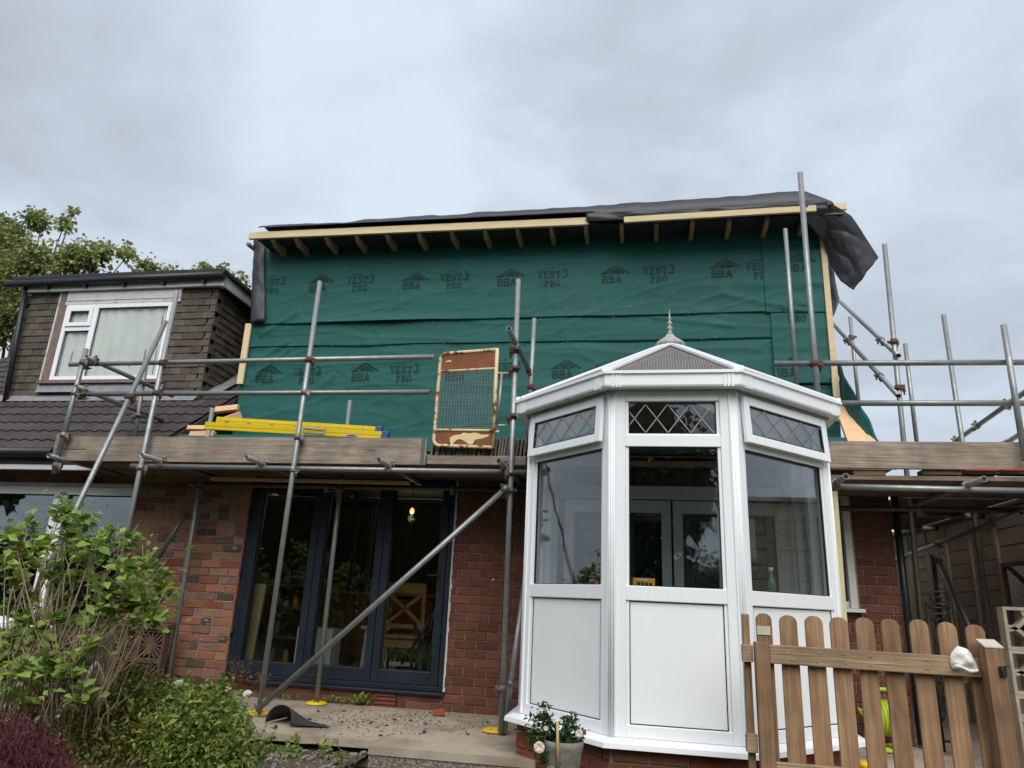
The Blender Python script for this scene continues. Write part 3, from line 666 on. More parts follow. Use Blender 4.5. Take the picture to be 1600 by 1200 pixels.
# open timbers at the party line and the verge
for (a, b, h) in (((337, 641, .75), (372, 637, .75), .075), ((341, 662, .45), (375, 649, .75), .10), ((294, 669, .1), (332, 669, .1), .05), ((297, 681, .0), (335, 680, .0), .09)):
    O('roof_timber', MB().bar(py(*a), py(*b), (0, .3, 1), h, .05), 'timber_fresh', house)
q = [py(1304, 632, .98), py(1322, 632, .98), py(1371, 692, -.25), py(1326, 692, -.25)]
O('verge_board', MB().prism([p for p in q], (0, .03, -.03)), 'timber_fresh', house)
def vflap(u, v):
    a = py(1308, 560, 1.08).lerp(py(1380, 695, -.28), v); b = py(1316, 640, 1.0).lerp(py(1360, 695, -.26), v)
    p = a.lerp(b, u); return (p.x+.02*fbm(v*5, u*4), p.y+.03+.03*fbm(v*7, u*3, 4), p.z+.015*fbm(v*9, u*5, 7))
O('membrane_flap', MB().grid(vflap, 8, 26), 'membrane', house, solid=.003)

# ---- plastic sheet thrown over the flat roof
tarp = T('tarpaulin', (-1.3, 1.5, 5.8), 'dark grey plastic sheet draped over the new flat roof', 'tarpaulin')
def sky_h(u): return (.075 + .15*u + .03*fbm(u*9, 1.3) + .025*fbm(u*27, 4.1))*min(1, .25+(1-u)/.05)
def topsheet(u, v):
    x = fa0.x+.14 + (DXR+.03-fa0.x-.14)*u; y = YF-.06 + v*1.9
    bumpy = .035*max(0, fbm(x*1.5+v*3, v*4+x*.8, 2.2)) + .035*(1-min(1, abs(2.2*fbm(x*1.1+v*2.5, v*3, 8))))**5 + .012*fbm(x*6+v*5, v*9, 4)
    rise = sky_h(u)*(1-(1-min(1, v/.07))**1.6)
    hang = (.055 if u > .62 else 0)+.09*math.exp(-((u-.71)/.04)**2)
    z = fz(x)+.06 + rise + bumpy*min(1, v*6) + .05*v - (hang*max(0, 1-v/.04) if v < .04 else 0)
    return (x, y, z)
O('roof_sheet', MB().grid(topsheet, 160, 40), 'tarp', tarp, solid=.002)
def lip(u, v):
    x = fa1.x-.02 + (DXR-.02-fa1.x)*u; d = .02+.11*v+.03*fbm(x*2, 1)*v
    return (x, YF-.066-.012*math.sin(v*2)+.02*fbm(x*3, v*2)+.03*(v), fz(x)+.065-d)
O('front_lip', MB().grid(lip, 80, 8), 'tarp', tarp, solid=.003)
flap_c = [py(1256, 311, YF-.07), py(1296, 316, .66), py(1330, 336, .78), py(1351, 368, .9), py(1373, 402, .98)]
flap_d = [py(1258, 342, YF-.05), py(1287, 380, .98), py(1298, 415, 1.06), py(1314, 440, 1.04), py(1334, 453, 1.02)]
def along(c, t):
    k = min(len(c)-2, int(t*(len(c)-1))); f_ = t*(len(c)-1)-k; return c[k].lerp(c[k+1], f_)
def flap(u, v):
    p = along(flap_c, u).lerp(along(flap_d, u), v); s_ = math.sin(v*math.pi)
    return (p.x+.02*fbm(u*5, v*5, 1)*s_, p.y-.07*s_+.022*(1-min(1, abs(2.2*fbm(u*2.2+v*.6, v*1.6, 3))))**4*(.3+s_)+.008*fbm(u*7, v*7), p.z+.015*fbm(u*5, v*6, 5)*s_)
O('loose_corner', MB().grid(flap, 60, 46), 'tarp', tarp, solid=.002)
def flap2(u, v):
    a = py(1290, 395, 1.3).lerp(py(1297, 500, 1.25), u); b = py(1303, 432, 1.6).lerp(py(1313, 474, 1.5), min(1, u*1.1)); b = b.lerp(py(1299, 500, 1.3), max(0, (u-.75)/.25))
    p = a.lerp(b, v); return (p.x, p.y-.08*math.sin(v*math.pi)+.04*fbm(u*6, v*4, 3), p.z)
O('torn_strip', MB().grid(flap2, 16, 8), 'tarp', tarp, solid=.004)
def strip(u, v):
    a, b = py(397, 372, YD-.06).lerp(py(391, 505, YD-.07), v), py(414, 372, YD-.07).lerp(py(414, 502, YD-.09), v)
    p = a.lerp(b, u); return (p.x, p.y-.03*math.sin(u*math.pi)-.02*fbm(v*8, u*2), p.z+.01*fbm(u*4, v*3))
O('hanging_strip', MB().grid(strip, 8, 30), 'tarp', tarp, solid=.004)
# ------------------------------------------------------------------ room behind the bifold doors
room = T('kitchen_room', (-3, 2, DZ0), 'dim kitchen interior seen through the dark bifold doors', 'room'); room['kind'] = 'structure'
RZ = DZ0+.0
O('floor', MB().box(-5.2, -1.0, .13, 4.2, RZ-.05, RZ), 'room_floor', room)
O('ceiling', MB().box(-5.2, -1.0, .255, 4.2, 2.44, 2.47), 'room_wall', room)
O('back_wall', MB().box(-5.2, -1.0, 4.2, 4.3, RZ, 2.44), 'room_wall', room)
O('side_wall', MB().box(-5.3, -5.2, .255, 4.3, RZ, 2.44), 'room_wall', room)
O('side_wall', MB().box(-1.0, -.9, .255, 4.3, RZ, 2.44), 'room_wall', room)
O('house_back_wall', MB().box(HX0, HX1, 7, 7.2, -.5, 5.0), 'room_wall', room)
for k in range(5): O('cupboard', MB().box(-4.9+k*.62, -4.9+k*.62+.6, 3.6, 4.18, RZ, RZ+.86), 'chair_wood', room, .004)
O('worktop', MB().box(-4.95, -1.8, 3.55, 4.19, RZ+.865, RZ+.905), 'pine', room)
# lit bulb
bp = py(644, 797, 2.3)
lamp = T('pendant_lamp', (bp.x, bp.y, bp.z), 'small warm lit bulb glowing behind the right bifold pane', 'lamp')
O('bulb', MB().lathe(bp-Vector((0, 0, .05)), [(.010, 0), (.026, .016), (.032, .035), (.026, .06), (.012, .08)], 14), 'bulb_glow', lamp)
O('cord', MB().tube([bp+Vector((0, 0, .06)), (bp.x, bp.y, 2.44)], .006, 6), 'black_plastic', lamp)
ld = bpy.data.lights.new('bulb_light', 'POINT'); ld.energy = 2.5; ld.color = (1, .7, .36); ld.shadow_soft_size = .05
lo = bpy.data.objects.new('bulb_light', ld); COL.objects.link(lo); lo.parent = lamp; lo.location = (0, 0, -.10)
# pine plank leaning inside
a, b = py(384, 1041, .32), py(407, 912, .30)
pl = O('pine_plank', MB().bar((a.x, .24, RZ), (b.x+.03, .20, b.z), (1, 0, 0), .20, .03), 'pine'); tag(pl, 'pale pine plank standing just inside the left bifold pane', 'plank')
# chair with crossed back
def chair(cx, cy, rot):
    t = T('wooden_chair', (cx, cy, RZ), 'honey wood dining chair with crossed back behind the right bifold pane', 'chair')
    c_, s_ = math.cos(rot), math.sin(rot)
    P = lambda x, y, z: Vector((cx+x*c_-y*s_, cy+x*s_+y*c_, RZ+z))
    for sx in (-1, 1):
        O('back_post', MB().bar(P(sx*.20, -.02, .44), P(sx*.205, -.09, .98), (c_, s_, 0), .04, .035), 'chair_wood', t)
        O('leg', MB().bar(P(sx*.20, -.02, 0), P(sx*.20, -.02, .44), (c_, s_, 0), .04, .04), 'chair_wood', t)
        O('leg', MB().bar(P(sx*.19, .36, 0), P(sx*.19, .36, .44), (c_, s_, 0), .04, .04), 'chair_wood', t)
    O('top_rail', MB().bar(P(-.215, -.088, .95), P(.215, -.088, .95), (0, 0, 1), .11, .03), 'chair_wood', t)
    O('lower_rail', MB().bar(P(-.2, -.04, .56), P(.2, -.04, .56), (0, 0, 1), .045, .025), 'chair_wood', t)
    for a_, b_ in ((-1, 1), (1, -1)): O('cross_bar', MB().bar(P(a_*.19, -.045, .58), P(b_*.19, -.085, .90), (c_, s_, 0), .035, .02), 'chair_wood', t)
    O('seat', MB().obox(P(-.22, -.05, .43), Vector((c_, s_, 0))*.44, Vector((-s_, c_, 0))*.44, (0, 0, .035)), 'chair_wood', t, .006)
    O('seat_rail', MB().bar(P(-.2, -.035, .38), P(.2, -.035, .38), (0, 0, 1), .075, .02), 'chair_wood', t)
    O('stretcher', MB().bar(P(-.2, -.02, .18), P(.2, -.02, .18), (0, 0, 1), .04, .02), 'white_paint', t)
cp = py(622, 1010, .55); chair(cp.x+.03, .62, .12)
# pushchair beside it
pcx = py(672, 1000, .45).x
pc = T('pushchair', (pcx, .5, RZ), 'folded dark pushchair with round wheel beside the wooden chair', 'pushchair')
for wx, wy in ((-.26, .30), (.05, .42), (.0, .28)):
    m = MB(); ring = [Vector((pcx+wx, wy+.13*math.cos(q*math.pi/9), RZ+.15+.13*math.sin(q*math.pi/9))) for q in range(19)]
    if wx < -.2: ring = [Vector((pcx+wx+.13*math.cos(q*math.pi/9), wy, RZ+.2+.13*math.sin(q*math.pi/9))) for q in range(19)]
    O('wheel', m.tube(ring, .018, 8, cap=False), 'black_plastic', pc)
for a_, b_ in (((-.24, .30, .2), (.06, .4, .75)), ((0, .28, .15), (.05, .45, 1.0)), ((.04, .42, .15), (-.2, .5, .6)), ((-.1, .3, .12), (.1, .36, .5))):
    O('frame_tube', MB().tube([(pcx+a_[0], a_[1], RZ+a_[2]), (pcx+b_[0], b_[1], RZ+b_[2])], .014, 8), 'black_plastic', pc)
O('fabric_seat', MB().grid(lambda u, v: (pcx-.12+.2*u+.03*fbm(u*4, v*3), .36+.1*v, RZ+.12+.34*v+.04*fbm(u*5, v*5, 2)), 8, 8), 'felt', pc, solid=.01)
for k in range(2): O('chrome_bar', MB().tube([(pcx+.06+k*.07, .33, RZ+.3), (pcx+.075+k*.07, .33, RZ+.95-.2*k)], .011, 8), 'aluminium', pc)
# printed carton
cx_ = py(500, 1000, .42)
ct = T('carton', (cx_.x, .5, RZ), 'white carton with purple print behind the middle bifold pane', 'box')
O('carton_body', MB().box(cx_.x-.24, cx_.x+.16, .36, .60, RZ, RZ+.50), 'white_paint', ct)
m = MB()
for (x, z, w_, h_) in ((-.22, .02, .14, .09), (.0, .02, .14, .12), (-.21, .36, .10, .03), (-.16, .30, .06, .05), (-.05, .22, .10, .03)): m.box(cx_.x+x, cx_.x+x+w_, .357, .359, RZ+z, RZ+z+h_)
O('print', m, 'purple', ct)
# shelf unit with oddments
sx0 = py(408, 960, .9).x
sh = T('shelf_unit', (sx0+.35, 1.1, RZ), 'low dark shelf unit crowded with small things behind the left pane', 'shelf')
for z in (.02, .34, .66, .92): O('shelf_board', MB().box(sx0, sx0+.72, .9, 1.2, RZ+z, RZ+z+.025), 'room_floor', sh)
for x in (0, .70): O('side_panel', MB().box(sx0+x, sx0+x+.02, .9, 1.2, RZ, RZ+.95), 'room_floor', sh)
for k in range(16):
    mt = random.choice(['white_paint', 'red_plastic', 'curtain', 'pine', 'green_bottle', 'box_orange', 'grey_hose']); z = random.choice([.045, .365, .685, .945]); h = random.uniform(.06, .2); x = sx0+.05+.6*random.random()
    it = O('oddment', MB().lathe((x, .98+.1*random.random(), RZ+z), [(.03, 0), (.035, h*.3), (.03, h*.7), (.018, h)], 8), mt, sh)
hs = py(630, 935, 1.0)
st = T('white_stool', (hs.x-.1, 1.0, RZ), 'white painted stool standing between the bifold panes', 'stool')
for a_, b_ in ((-.1, .9), (.12, .9), (-.1, 1.2), (.12, 1.2)): O('leg', MB().bar((hs.x-.25+a_*1.3, b_, RZ), (hs.x-.25+a_, b_, RZ+.5), (1, 0, 0), .04, .04), 'white_paint', st)
O('seat', MB().box(hs.x-.42, hs.x-.08, .85, 1.25, RZ+.5, RZ+.53), 'white_paint', st)

# ------------------------------------------------------------------ neighbouring house
YN = 1.05
nb = T('neighbour_house', (-7.5, 2.5, 0), 'neighbouring bungalow with brown tile-hung dormer and dark tiled roof', 'house')
NXL, NXR = py(24, 540, YN).x, py(328, 530, YN).x
zt, zb = py(190, 452, YN).z, py(170, 628, YN).z
zt = py(330, 450, YN).z
O('dormer_core', MB().box(NXL+.04, NXR-.04, YN+.02, 4.4, 3.0, zt+.1), 'weather_wood', nb)
# plain hung tiles
wl, wrr = py(84, 538, YN).x, py(262, 530, YN).x
wz1, wz0 = py(190, 458, YN).z, py(165, 611, YN).z
def htile(w_, seed):
    r_ = random.Random(seed); h = .135; m = MB(); j = lambda: r_.uniform(-.003, .003)
    # leaning slab, lower edge proud
    m.obox((-w_/2, -.022+j()*.6, -.030), (w_, j()*.6, 0), (0, .010, .002), (j(), .015, h)); me = m.mesh('hung_tile'); me.materials.append(MATS['hung_tile']); return me
HT = [htile(.160, k) for k in range(5)]; HTh = [htile(.078, 9+k) for k in range(3)]
GA = .1
nrow = int((zt-3.28)/GA)
ntile = 0; rest_t = MB()
for i in range(nrow+1):
    z = 3.28+i*GA
    x = NXL - (i % 2)*.0825 + .08
    while x < NXR+.02:
        inside = wl-.02 < x < wrr+.0 and wz0-.02 < z < wz1+.02
        if not inside and NXL+.02 < x < NXR-.02:
            inst('hung_tile', random.choice(HT), (x, YN+random.uniform(-.003, .003), z), nb, Matrix.Rotation(random.uniform(-.012, .012), 3, 'Y')); ntile += 1
        x += .165
    # cheek, facing +x
    y = YN + .08 + (i % 2)*.0825
    q = 0
    while y < 4.3:
        if ntile < 296 and q < 7:
            inst('hung_tile', random.choice(HT), (NXR+random.uniform(-.003, .003), y, z), nb, Matrix.Rotation(math.pi/2, 3, 'Z')); ntile += 1
        else: rest_t.obox((NXR+.022, y-.08, z-.03), (-.010, 0, .002), (0, .16, 0), (-.015, 0, .135))
        y += .165; q += 1
    inst('hung_tile', random.choice(HTh), (NXR-.03, YN+.002, z), nb)
O('far_hung_tiles', rest_t, 'hung_tile', nb, kind='stuff')
# flat roof edge
O('dormer_fascia', MB().box(NXL-.02, NXR+.10, YN-.10, YN-.07, zt-.01, zt+.12), 'fascia_white', nb)
O('dormer_fascia', MB().box(NXR+.10, NXR+.13, YN-.10, 4.5, zt-.02, zt+.13), 'fascia_white', nb)
O('dormer_soffit', MB().box(NXL-.02, NXR+.10, YN-.07, YN+.03, zt, zt+.02), 'fascia_white', nb)
O('flat_roof', MB().box(NXL-.15, NXR+.17, YN-.20, 4.6, zt+.135, zt+.20), 'black_plastic', nb, .01)
O('gutter', MB().tube([(NXL-.25, YN-.16, zt+.10), (NXR+.16, YN-.16, zt+.115)], .055, 12), 'black_plastic', nb)
for k in range(5): O('gutter_bracket', MB().box(NXL+.4+k*.62, NXL+.44+k*.62, YN-.16, YN-.09, zt+.02, zt+.09), 'black_plastic', nb)
pa, pb = py(41, 448, YN-.1), py(8, 628, YN-.1)
O('downpipe', MB().tube([pa, pa.lerp(pb, .5), pb], .036, 10), 'black_plastic', nb)
# dormer window
dw = E('dormer_window', nb, (-7.2, YN, wz0))
fx0, fx1, fz0_, fz1_ = py(94, 538, YN).x, py(262, 532, YN).x, py(165, 595, YN).z, py(190, 476, YN).z
mx_ = py(141, 540, YN).x; tz = py(118, 515, YN).z
m = MB(); y0, y1 = YN-.045, YN+.03
m.box(fx0, fx0+.06, y0, y1, fz0_, fz1_).box(fx1-.06, fx1, y0, y1, fz0_, fz1_).box(fx0+.06, fx1-.06, y0, y1, fz1_-.06, fz1_).box(fx0+.06, fx1-.06, y0, y1, fz0_, fz0_+.06).box(mx_-.04, mx_+.04, y0, y1, fz0_+.06, fz1_-.06)
O('window_frame', m, 'upvc', dw, .004)
m = MB().box(fx0+.06, mx_-.04, y0, y1, tz-.035, tz+.035)
for (x0, x1, z0, z1) in ((fx0+.05, mx_-.03, tz+.03, fz1_-.05),): m.box(x0, x0+.055, y0-.02, y0-.001, z0, z1).box(x1-.055, x1, y0-.02, y0-.001, z0, z1).box(x0+.055, x1-.055, y0-.02, y0-.001, z0, z0+.055).box(x0+.055, x1-.055, y0-.02, y0-.001, z1-.055, z1)
O('opening_light', m, 'upvc', dw, .003)
for (x0, x1, z0, z1) in ((fx0+.06, mx_-.04, fz0_+.06, tz-.035), (fx0+.06, mx_-.04, tz+.035, fz1_-.06), (mx_+.04, fx1-.06, fz0_+.06, fz1_-.06)):
    O('pane', MB().box(x0, x1, YN-.01, YN-.005, z0, z1), 'pane_dormer', dw)
    g = MB(); 
    for q in ((x0, x1, z0, z0+.007), (x0, x1, z1-.007, z1), (x0, x0+.007, z0+.007, z1-.007), (x1-.007, x1, z0+.007, z1-.007)): g.box(q[0], q[1], YN-.022, YN-.012, q[2], q[3])
    O('glazing_bead', g, 'gasket', dw)
def curt(u, v):
    x = fx0+.07+(fx1-fx0-.14)*u; return (x, YN+.012+.007*math.sin(x*38+2.2*math.sin(x*5)+v*.9)+.004*fbm(x*7, v*2), fz0_+.05+(fz1_-fz0_-.1)*v)
O('curtain', MB().grid(curt, 160, 6), 'curtain', dw)
O('window_back', MB().box(fx0, fx1, YN+.022, YN+.05, fz0_, fz1_), 'weather_wood', dw)
O('head_board', MB().box(fx0-.02, fx1+.1, YN-.05, YN+.0, fz1_+.06, wz1+.03), 'fascia_white', dw)
O('weathered_head', MB().box(fx0-.04, fx1+.1, YN-.042, YN+.0, fz1_+.005, fz1_+.055), 'old_paint', dw)
O('weathered_jamb', MB().box(fx0-.125, fx0-.004, YN-.04, YN+.02, wz0+.05, wz1+.02), 'weather_wood', dw)
O('jamb_trim', MB().box(fx0-.15, fx0-.126, YN-.05, YN, wz0+.04, wz1+.03), 'old_paint', dw)
O('sill_board', MB().box(fx0-.15, fx1+.1, YN-.08, YN, fz0_-.05, fz0_-.003), 'weather_wood', dw)
O('lead_apron', MB().obox((fx0-.15, YN-.075, wz0-.03), (fx1-fx0+.25, 0, 0), (0, .02, 0), (0, .045, .15)), 'lead_sheet', dw)
# roof tiles
ang = math.atan(SL); cs, sn = math.cos(ang), math.sin(ang)
def rtile(seed):
    r_ = random.Random(seed); m = MB(); n_ = 12; ln = .36
    def pr_(u): return .020*(abs(math.sin(u*2*math.pi))**1.5) * (1 if True else 0)
    for top in (0, 1):
        pass
    def f_(u, v): x = (u-.5)*.31; return (x, v*ln, pr_(u)+.026-.022*v)
    m.grid(f_, n_, 1, smooth=True)
    k0 = len(m.v)
    m.grid(lambda u, v: ((u-.5)*.31, 0.0, pr_(u)+.026-(1-v)*.024), n_, 1, smooth=False)
    me = m.mesh('roof_tile'); me.materials.append(MATS['slate_tile']); return me
RT = [rtile(k) for k in range(2)]
slope_rot = Matrix.Rotation(ang, 3, 'X')
GAU = .285
roof = O('roof', MB().prism([(-11, EY-.05, rz(EY-.05)-.03), (-11, 5, rz(5)-.03), (-11, 5, rz(5)-.1), (-11, EY-.05, rz(EY-.05)-.1)], (5.75, 0, 0)), 'slate_tile', nb)
for i in range(14):
    s_ = i*GAU - .06; y = EY+s_*cs; z = rz(EY)+s_*sn - .01
    for k in range(22):
        x = -5.42 - .30*k - (i % 2)*0.0
        if i > 6 and x > NXL-.5: continue
        if x < -9.2 and i < 7 or x < -11: continue
        inst('roof_tile', random.choice(RT), (x+random.uniform(-.004, .004), y, z), roof, Matrix.Rotation(random.uniform(-.01, .01), 3, 'Z') @ slope_rot)
O('flashing', MB().obox((NXL-.1, YN-.12, rz(YN-.12)+.03), (NXR-NXL+.1, 0, 0), (0, .12, .12), (0, -.004, .006)), 'lead_sheet', nb)
def fl2(u, v):
    p = Vector((NXR+.02+.16*v, YN+.1+2.2*u, rz(YN+.1+2.2*u)+.06+.02*fbm(u*9, v*3)-.04*v)); return p
O('flashing', MB().grid(fl2, 20, 4), 'lead_sheet', nb, solid=.004)
O('gutter', MB().tube([(-11, EY-.10, EZ-.055), (py(86, 700, EY-.1).x, EY-.10, EZ-.055)], .055, 12), 'black_plastic', nb)
O('fascia_board', MB().box(-11, -5.5, EY-.03, EY, EZ-.18, EZ-.05), 'black_plastic', nb)
O('soffit_trim', MB().box(-11, -5.7, EY-.045, EY+.02, EZ-.235, EZ-.185), 'fascia_white', nb)
# ground floor wall with the wide white window
m = MB(); nx0, nx1, nz0, nz1 = -9.2, py(207, 790).x+.03, .55, py(60, 760).z
m.box(-11, nx0, .004, .25, -.5, 2.4).box(nx0, nx1, .004, .25, -.5, nz0).box(nx0, nx1, .004, .25, nz1, 2.4)
if nx1 < -5.63: m.box(nx1, -5.625, .004, .25, -.5, 2.4)
nwall = O('wall', m, 'mortar_old', nb)
k = 0
for i in range(3):
    z = nz1+.05+i*CH+BH/2; x = -8.4+(i % 2)*.11
    while x < -5.7: inst('brick', brick(random.choice(['brick_old', 'brick_old', 'brick_dark']), .215), (x, 0, z), nwall); x += BL_
gw = E('lounge_window', nb, (-7, 0, nz0))
mull = py(92, 800).x
m = MB().box(nx0, nx1, -.02, .07, nz1-.09, nz1).box(nx0, nx1, -.02, .07, nz0, nz0+.08).box(nx1-.035, nx1, -.02, .07, nz0+.08, nz1-.09).box(mull-.085, mull+.085, -.025, .07, nz0+.08, nz1-.09).box(nx0, nx0+.08, -.02, .07, nz0+.08, nz1-.09)
O('window_frame', m, 'upvc', gw, .004)
O('head_trim', MB().box(nx0, nx1, -.035, .0, nz1+.004, nz1+.04), 'fascia_white', gw)
O('sill', MB().box(nx0-.04, nx1+.02, -.09, .05, nz0-.045, nz0-.003), 'upvc', gw)
for (x0, x1) in ((nx0+.08, mull-.085), (mull+.085, nx1-.035)):
    O('pane', MB().box(x0, x1, .02, .026, nz0+.08, nz1-.09), 'pane_window', gw)
    g = MB()
    for q in ((x0, x1, nz0+.08, nz0+.088), (x0, x1, nz1-.1, nz1-.09), (x0, x0+.008, nz0+.088, nz1-.1), (x1-.008, x1, nz0+.088, nz1-.1)): g.box(q[0], q[1], .006, .018, q[2], q[3])
    O('glazing_bead', g, 'gasket', gw)
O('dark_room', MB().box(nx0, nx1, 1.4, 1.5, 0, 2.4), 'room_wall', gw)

# ------------------------------------------------------------------ scaffolds
TR = .0242
def couplermesh():
    m = MB(); m.tube([(0, 0, -.026), (0, 0, .026)], .034, 12)
    m.box(.02, .058, -.022, .022, -.024, .024); m.tube([(.045, 0, -.02), (.045, 0, .075)], .008, 6); m.tube([(.045, 0, .028), (.045, 0, .046)], .016, 6)
    m.tube([(-.02, -.04, 0), (.03, -.045, 0)], .008, 6); m.tube([(-.032, -.044, 0), (-.018, -.041, 0)], .015, 6)
    return m
CPM = {}
for mt in ('coupler', 'coupler_rust'):
    me = couplermesh().mesh('coupler'); me.materials.append(MATS[mt]); CPM[mt] = me
def stube(root, nm, a, b, mat='galv', cps=(), r=TR):
    a, b = Vector(a), Vector(b); o = O(nm, MB().tube([a, b], r, 14, hollow=True), mat, root)
    for c in cps:
        t, rust = (c if isinstance(c, tuple) else (c, False)); p = a.lerp(b, t)
        rot = (b-a).to_track_quat('Z', 'Y') @ Matrix.Rotation(random.choice([-1.9, -1.2, -2.4]), 3, 'Z').to_quaternion()
        inst('coupler', CPM['coupler_rust' if rust else 'coupler'], p, o, rot)
    return o
def tof(a, b, ypx):                       # share along a px line at image row
    return (ypx-a[1])/(b[1]-a[1])
YS, YL, YI = -1.03, -.978, -.20
sl = T('tube_scaffold', (-3.3, -.6, 0), 'grey steel tube scaffold with plank deck in front of the bifold doors', 'scaffold')
def std(root, a, b, Y, rows=(), mat='galv'):
    return stube(root, 'standard', py(*a, Y), py(*b, Y), mat, [((py(*a, Y).z-py(a[0]+(b[0]-a[0])*tof(a, b, r_[0] if isinstance(r_, tuple) else r_), r_[0] if isinstance(r_, tuple) else r_, Y).z)/(py(*a, Y).z-py(*b, Y).z), isinstance(r_, tuple)) for r_ in rows])
std(sl, (135, 545), (84, 740), YS, (566, 614, 680, 727))
std(sl, (277, 455), (143, 1100), YS, ((567,), (614,), 731))
s3 = std(sl, (500, 440), (404, 1116), YS, ((562,), 613, 683, 733))
s4 = std(sl, (810, 437), (783, 1143), YS, ((548,), (577,), (651,), 740, 767, 1076))
std(sl, (228, 571), (205, 715), YI, (650,), 'galv')
std(sl, (332, 638), (262, 1064), YI, (765,))
std(sl, (547, 626), (494, 1101), YI, (765,))
std(sl, (835, 498), (824, 700), YI, ((605,),))
stube(sl, 'standard', py(824, 880, -.55), py(787, 1147, -.98), 'galv', (.73,))
stube(sl, 'guard_rail', py(109, 569.5, YL), py(679, 557.5, YL), cps=(.045,))
stube(sl, 'guard_rail', py(118, 616, YL), py(672, 612.5, YL), 'galv', cps=(.02,))
lz = py(500, 733, YL).z
stube(sl, 'ledger', py(205, 728, YL), py(834, 738, YL), 'galv')
stube(sl, 'ledger', py(296, 757, -.12), py(834, 766, -.12), 'galv_dark', cps=(.02, .42, .78))
def ydir(root, nm, pxy, y0, y1, mat='galv', cps=()):
    p = py(*pxy, y0); return stube(root, nm, p, (p.x, y1, p.z), mat, cps)
for q in ((221, 711), (384, 714), (591, 718), (779, 720)): ydir(sl, 'transom', q, -1.27, .0, 'galv', (.22,))
ydir(sl, 'transom', (76, 712), -1.15, -.1, 'galv')
ydir(sl, 'guard_rail', (135, 558), -1.12, .30, 'galv', (.08, .8)); ydir(sl, 'guard_rail', (119, 604), -1.10, .28, 'galv', (.07, .75))
ydir(sl, 'guard_rail', (795, 513), -1.40, -.12, 'galv', ((.93, True),))
stube(sl, 'raking_brace', py(259, 502, -.95), py(259, 502, -.95).lerp(py(122, 789, -1.5), 2.05), 'galv', ((.22, True),))
stube(sl, 'raking_brace', py(794, 760, -1.085), py(402, 1109, -1.09), 'galv', (.012,))
stube(sl, 'raking_brace', py(292, 798, -.25), py(244, 878, -.3), 'galv_dark')
stube(sl, 'raking_brace', py(160, 1020, -1.12), py(112, 1098, -1.25), 'galv', (.1,))
DKZ = lz+.048+TR+.002
bx0, bx1 = py(90, 700, -.95).x, -.80
for k in range(4):
    y0 = -.925+k*.232; cut = bx0+2.0+.5*random.random()
    for (x0, x1) in ((bx0+.05*random.random(), cut), (cut+.01, bx1-.05*random.random())):
        O('scaffold_board', MB().obox((x0, y0, DKZ+.003*random.random()), (x1-x0, 0, .008*random.uniform(-1, 1)), (0, .225, 0), (0, 0, .038)), 'board_under', sl, .004)
tx1 = py(667, 700, -.95).x
O('toe_board', MB().box(bx0, tx1, -.964, -.928, py(370, 723, -.96).z, py(370, 683, -.96).z), 'board_grey', sl, .005)
for ex in (bx0+.012, tx1-.05): O('end_band', MB().box(ex, ex+.035, -.9665, -.926, py(370, 723, -.96).z-.002, py(370, 683, -.96).z+.002), 'galv_dark', sl)
O('board_clip', MB().box(bx0, bx0+.35, -.968, -.965, py(200, 700, -.96).z-.02, py(200, 700, -.96).z-.012), 'board_under', sl)
O('toe_board', MB().box(tx1+.012, py(822, 730, -.95).x, -.964, -.926, DKZ-.012, DKZ+.07), 'board_grey', sl, .004)
O('end_toe_board', MB().box(bx0-.04, bx0-.004, -.96, -.05, DKZ+.04, DKZ+.26), 'board_grey', sl, .004)
tm = py(480, 752, -.30)
O('packing_batten', MB().bar(py(331, 748, -.28), py(640, 755, -.28), (0, 0, 1), .03, .06), 'timber_fresh', sl)
m = MB()
# yellow plastic feet
def foot(x, y, lab):
    t = T('base_cover', (x, y, 0), lab, 'base plate', 'yellow covers under the scaffold tubes')
    m = MB(); n_ = 20
    m.lathe((x, y, .0), [(.085, 0), (.10, .006), (.10, .018), (.085, .026), (.045, .028), (.042, .02)], 18)
    O('disc', m, 'yellow_plastic', t)
    for k in range(5):
        a_ = k*2*math.pi/5; O('rib', MB().obox((x+.05*math.cos(a_)-.01, y+.05*math.sin(a_)-.01, .02), (.02, 0, 0), (0, .02, 0), (0, 0, .014)), 'yellow_plastic', t)
b3 = pz(401, 1117, .0); bi = pz(494, 1101, .0); b4 = pz(772, 1144, .0)
foot(b3.x, b3.y, 'yellow plastic foot cover at the patio edge beside the black felt'); foot(bi.x, bi.y, 'yellow plastic foot cover under the thin tube before the doors'); foot(b4.x, b4.y, 'yellow plastic foot cover beside the white conservatory')

# ---- scaffold beyond the conservatory
sr = T('tube_scaffold', (3, -.4, 0), 'grey steel tube scaffold with knotty toe board right of the conservatory', 'scaffold')
std(sr, (1250, 270), (1290, 775), YS, ((568,),))
std(sr, (1227, 358), (1246, 620), .45)
std(sr, (1382, 382), (1441, 985), .05, ((534,), (606,)))
std(sr, (1474, 492), (1556, 1040), .75)
std(sr, (1414, 537), (1436, 720), 1.8)
std(sr, (1568, 508), (1602, 720), YS)
std(sr, (1328, 495), (1345, 660), 2.8, (527,))
stube(sr, 'guard_rail', py(1209, 568, YL), py(1640, 566, YL), 'galv', (.15,)); stube(sr, 'guard_rail', py(1305, 630, YL), py(1640, 630, YL), 'galv')
stube(sr, 'guard_rail', py(1312, 471, 2.75), py(1404, 556, -.05), 'galv', (.78,)); stube(sr, 'guard_rail', py(1296, 500, 2.7), py(1404, 619, -.05), 'galv', (.35, .8))
stube(sr, 'guard_rail', py(1306, 574, 2.2), py(1338, 626, 1.4), 'galv')
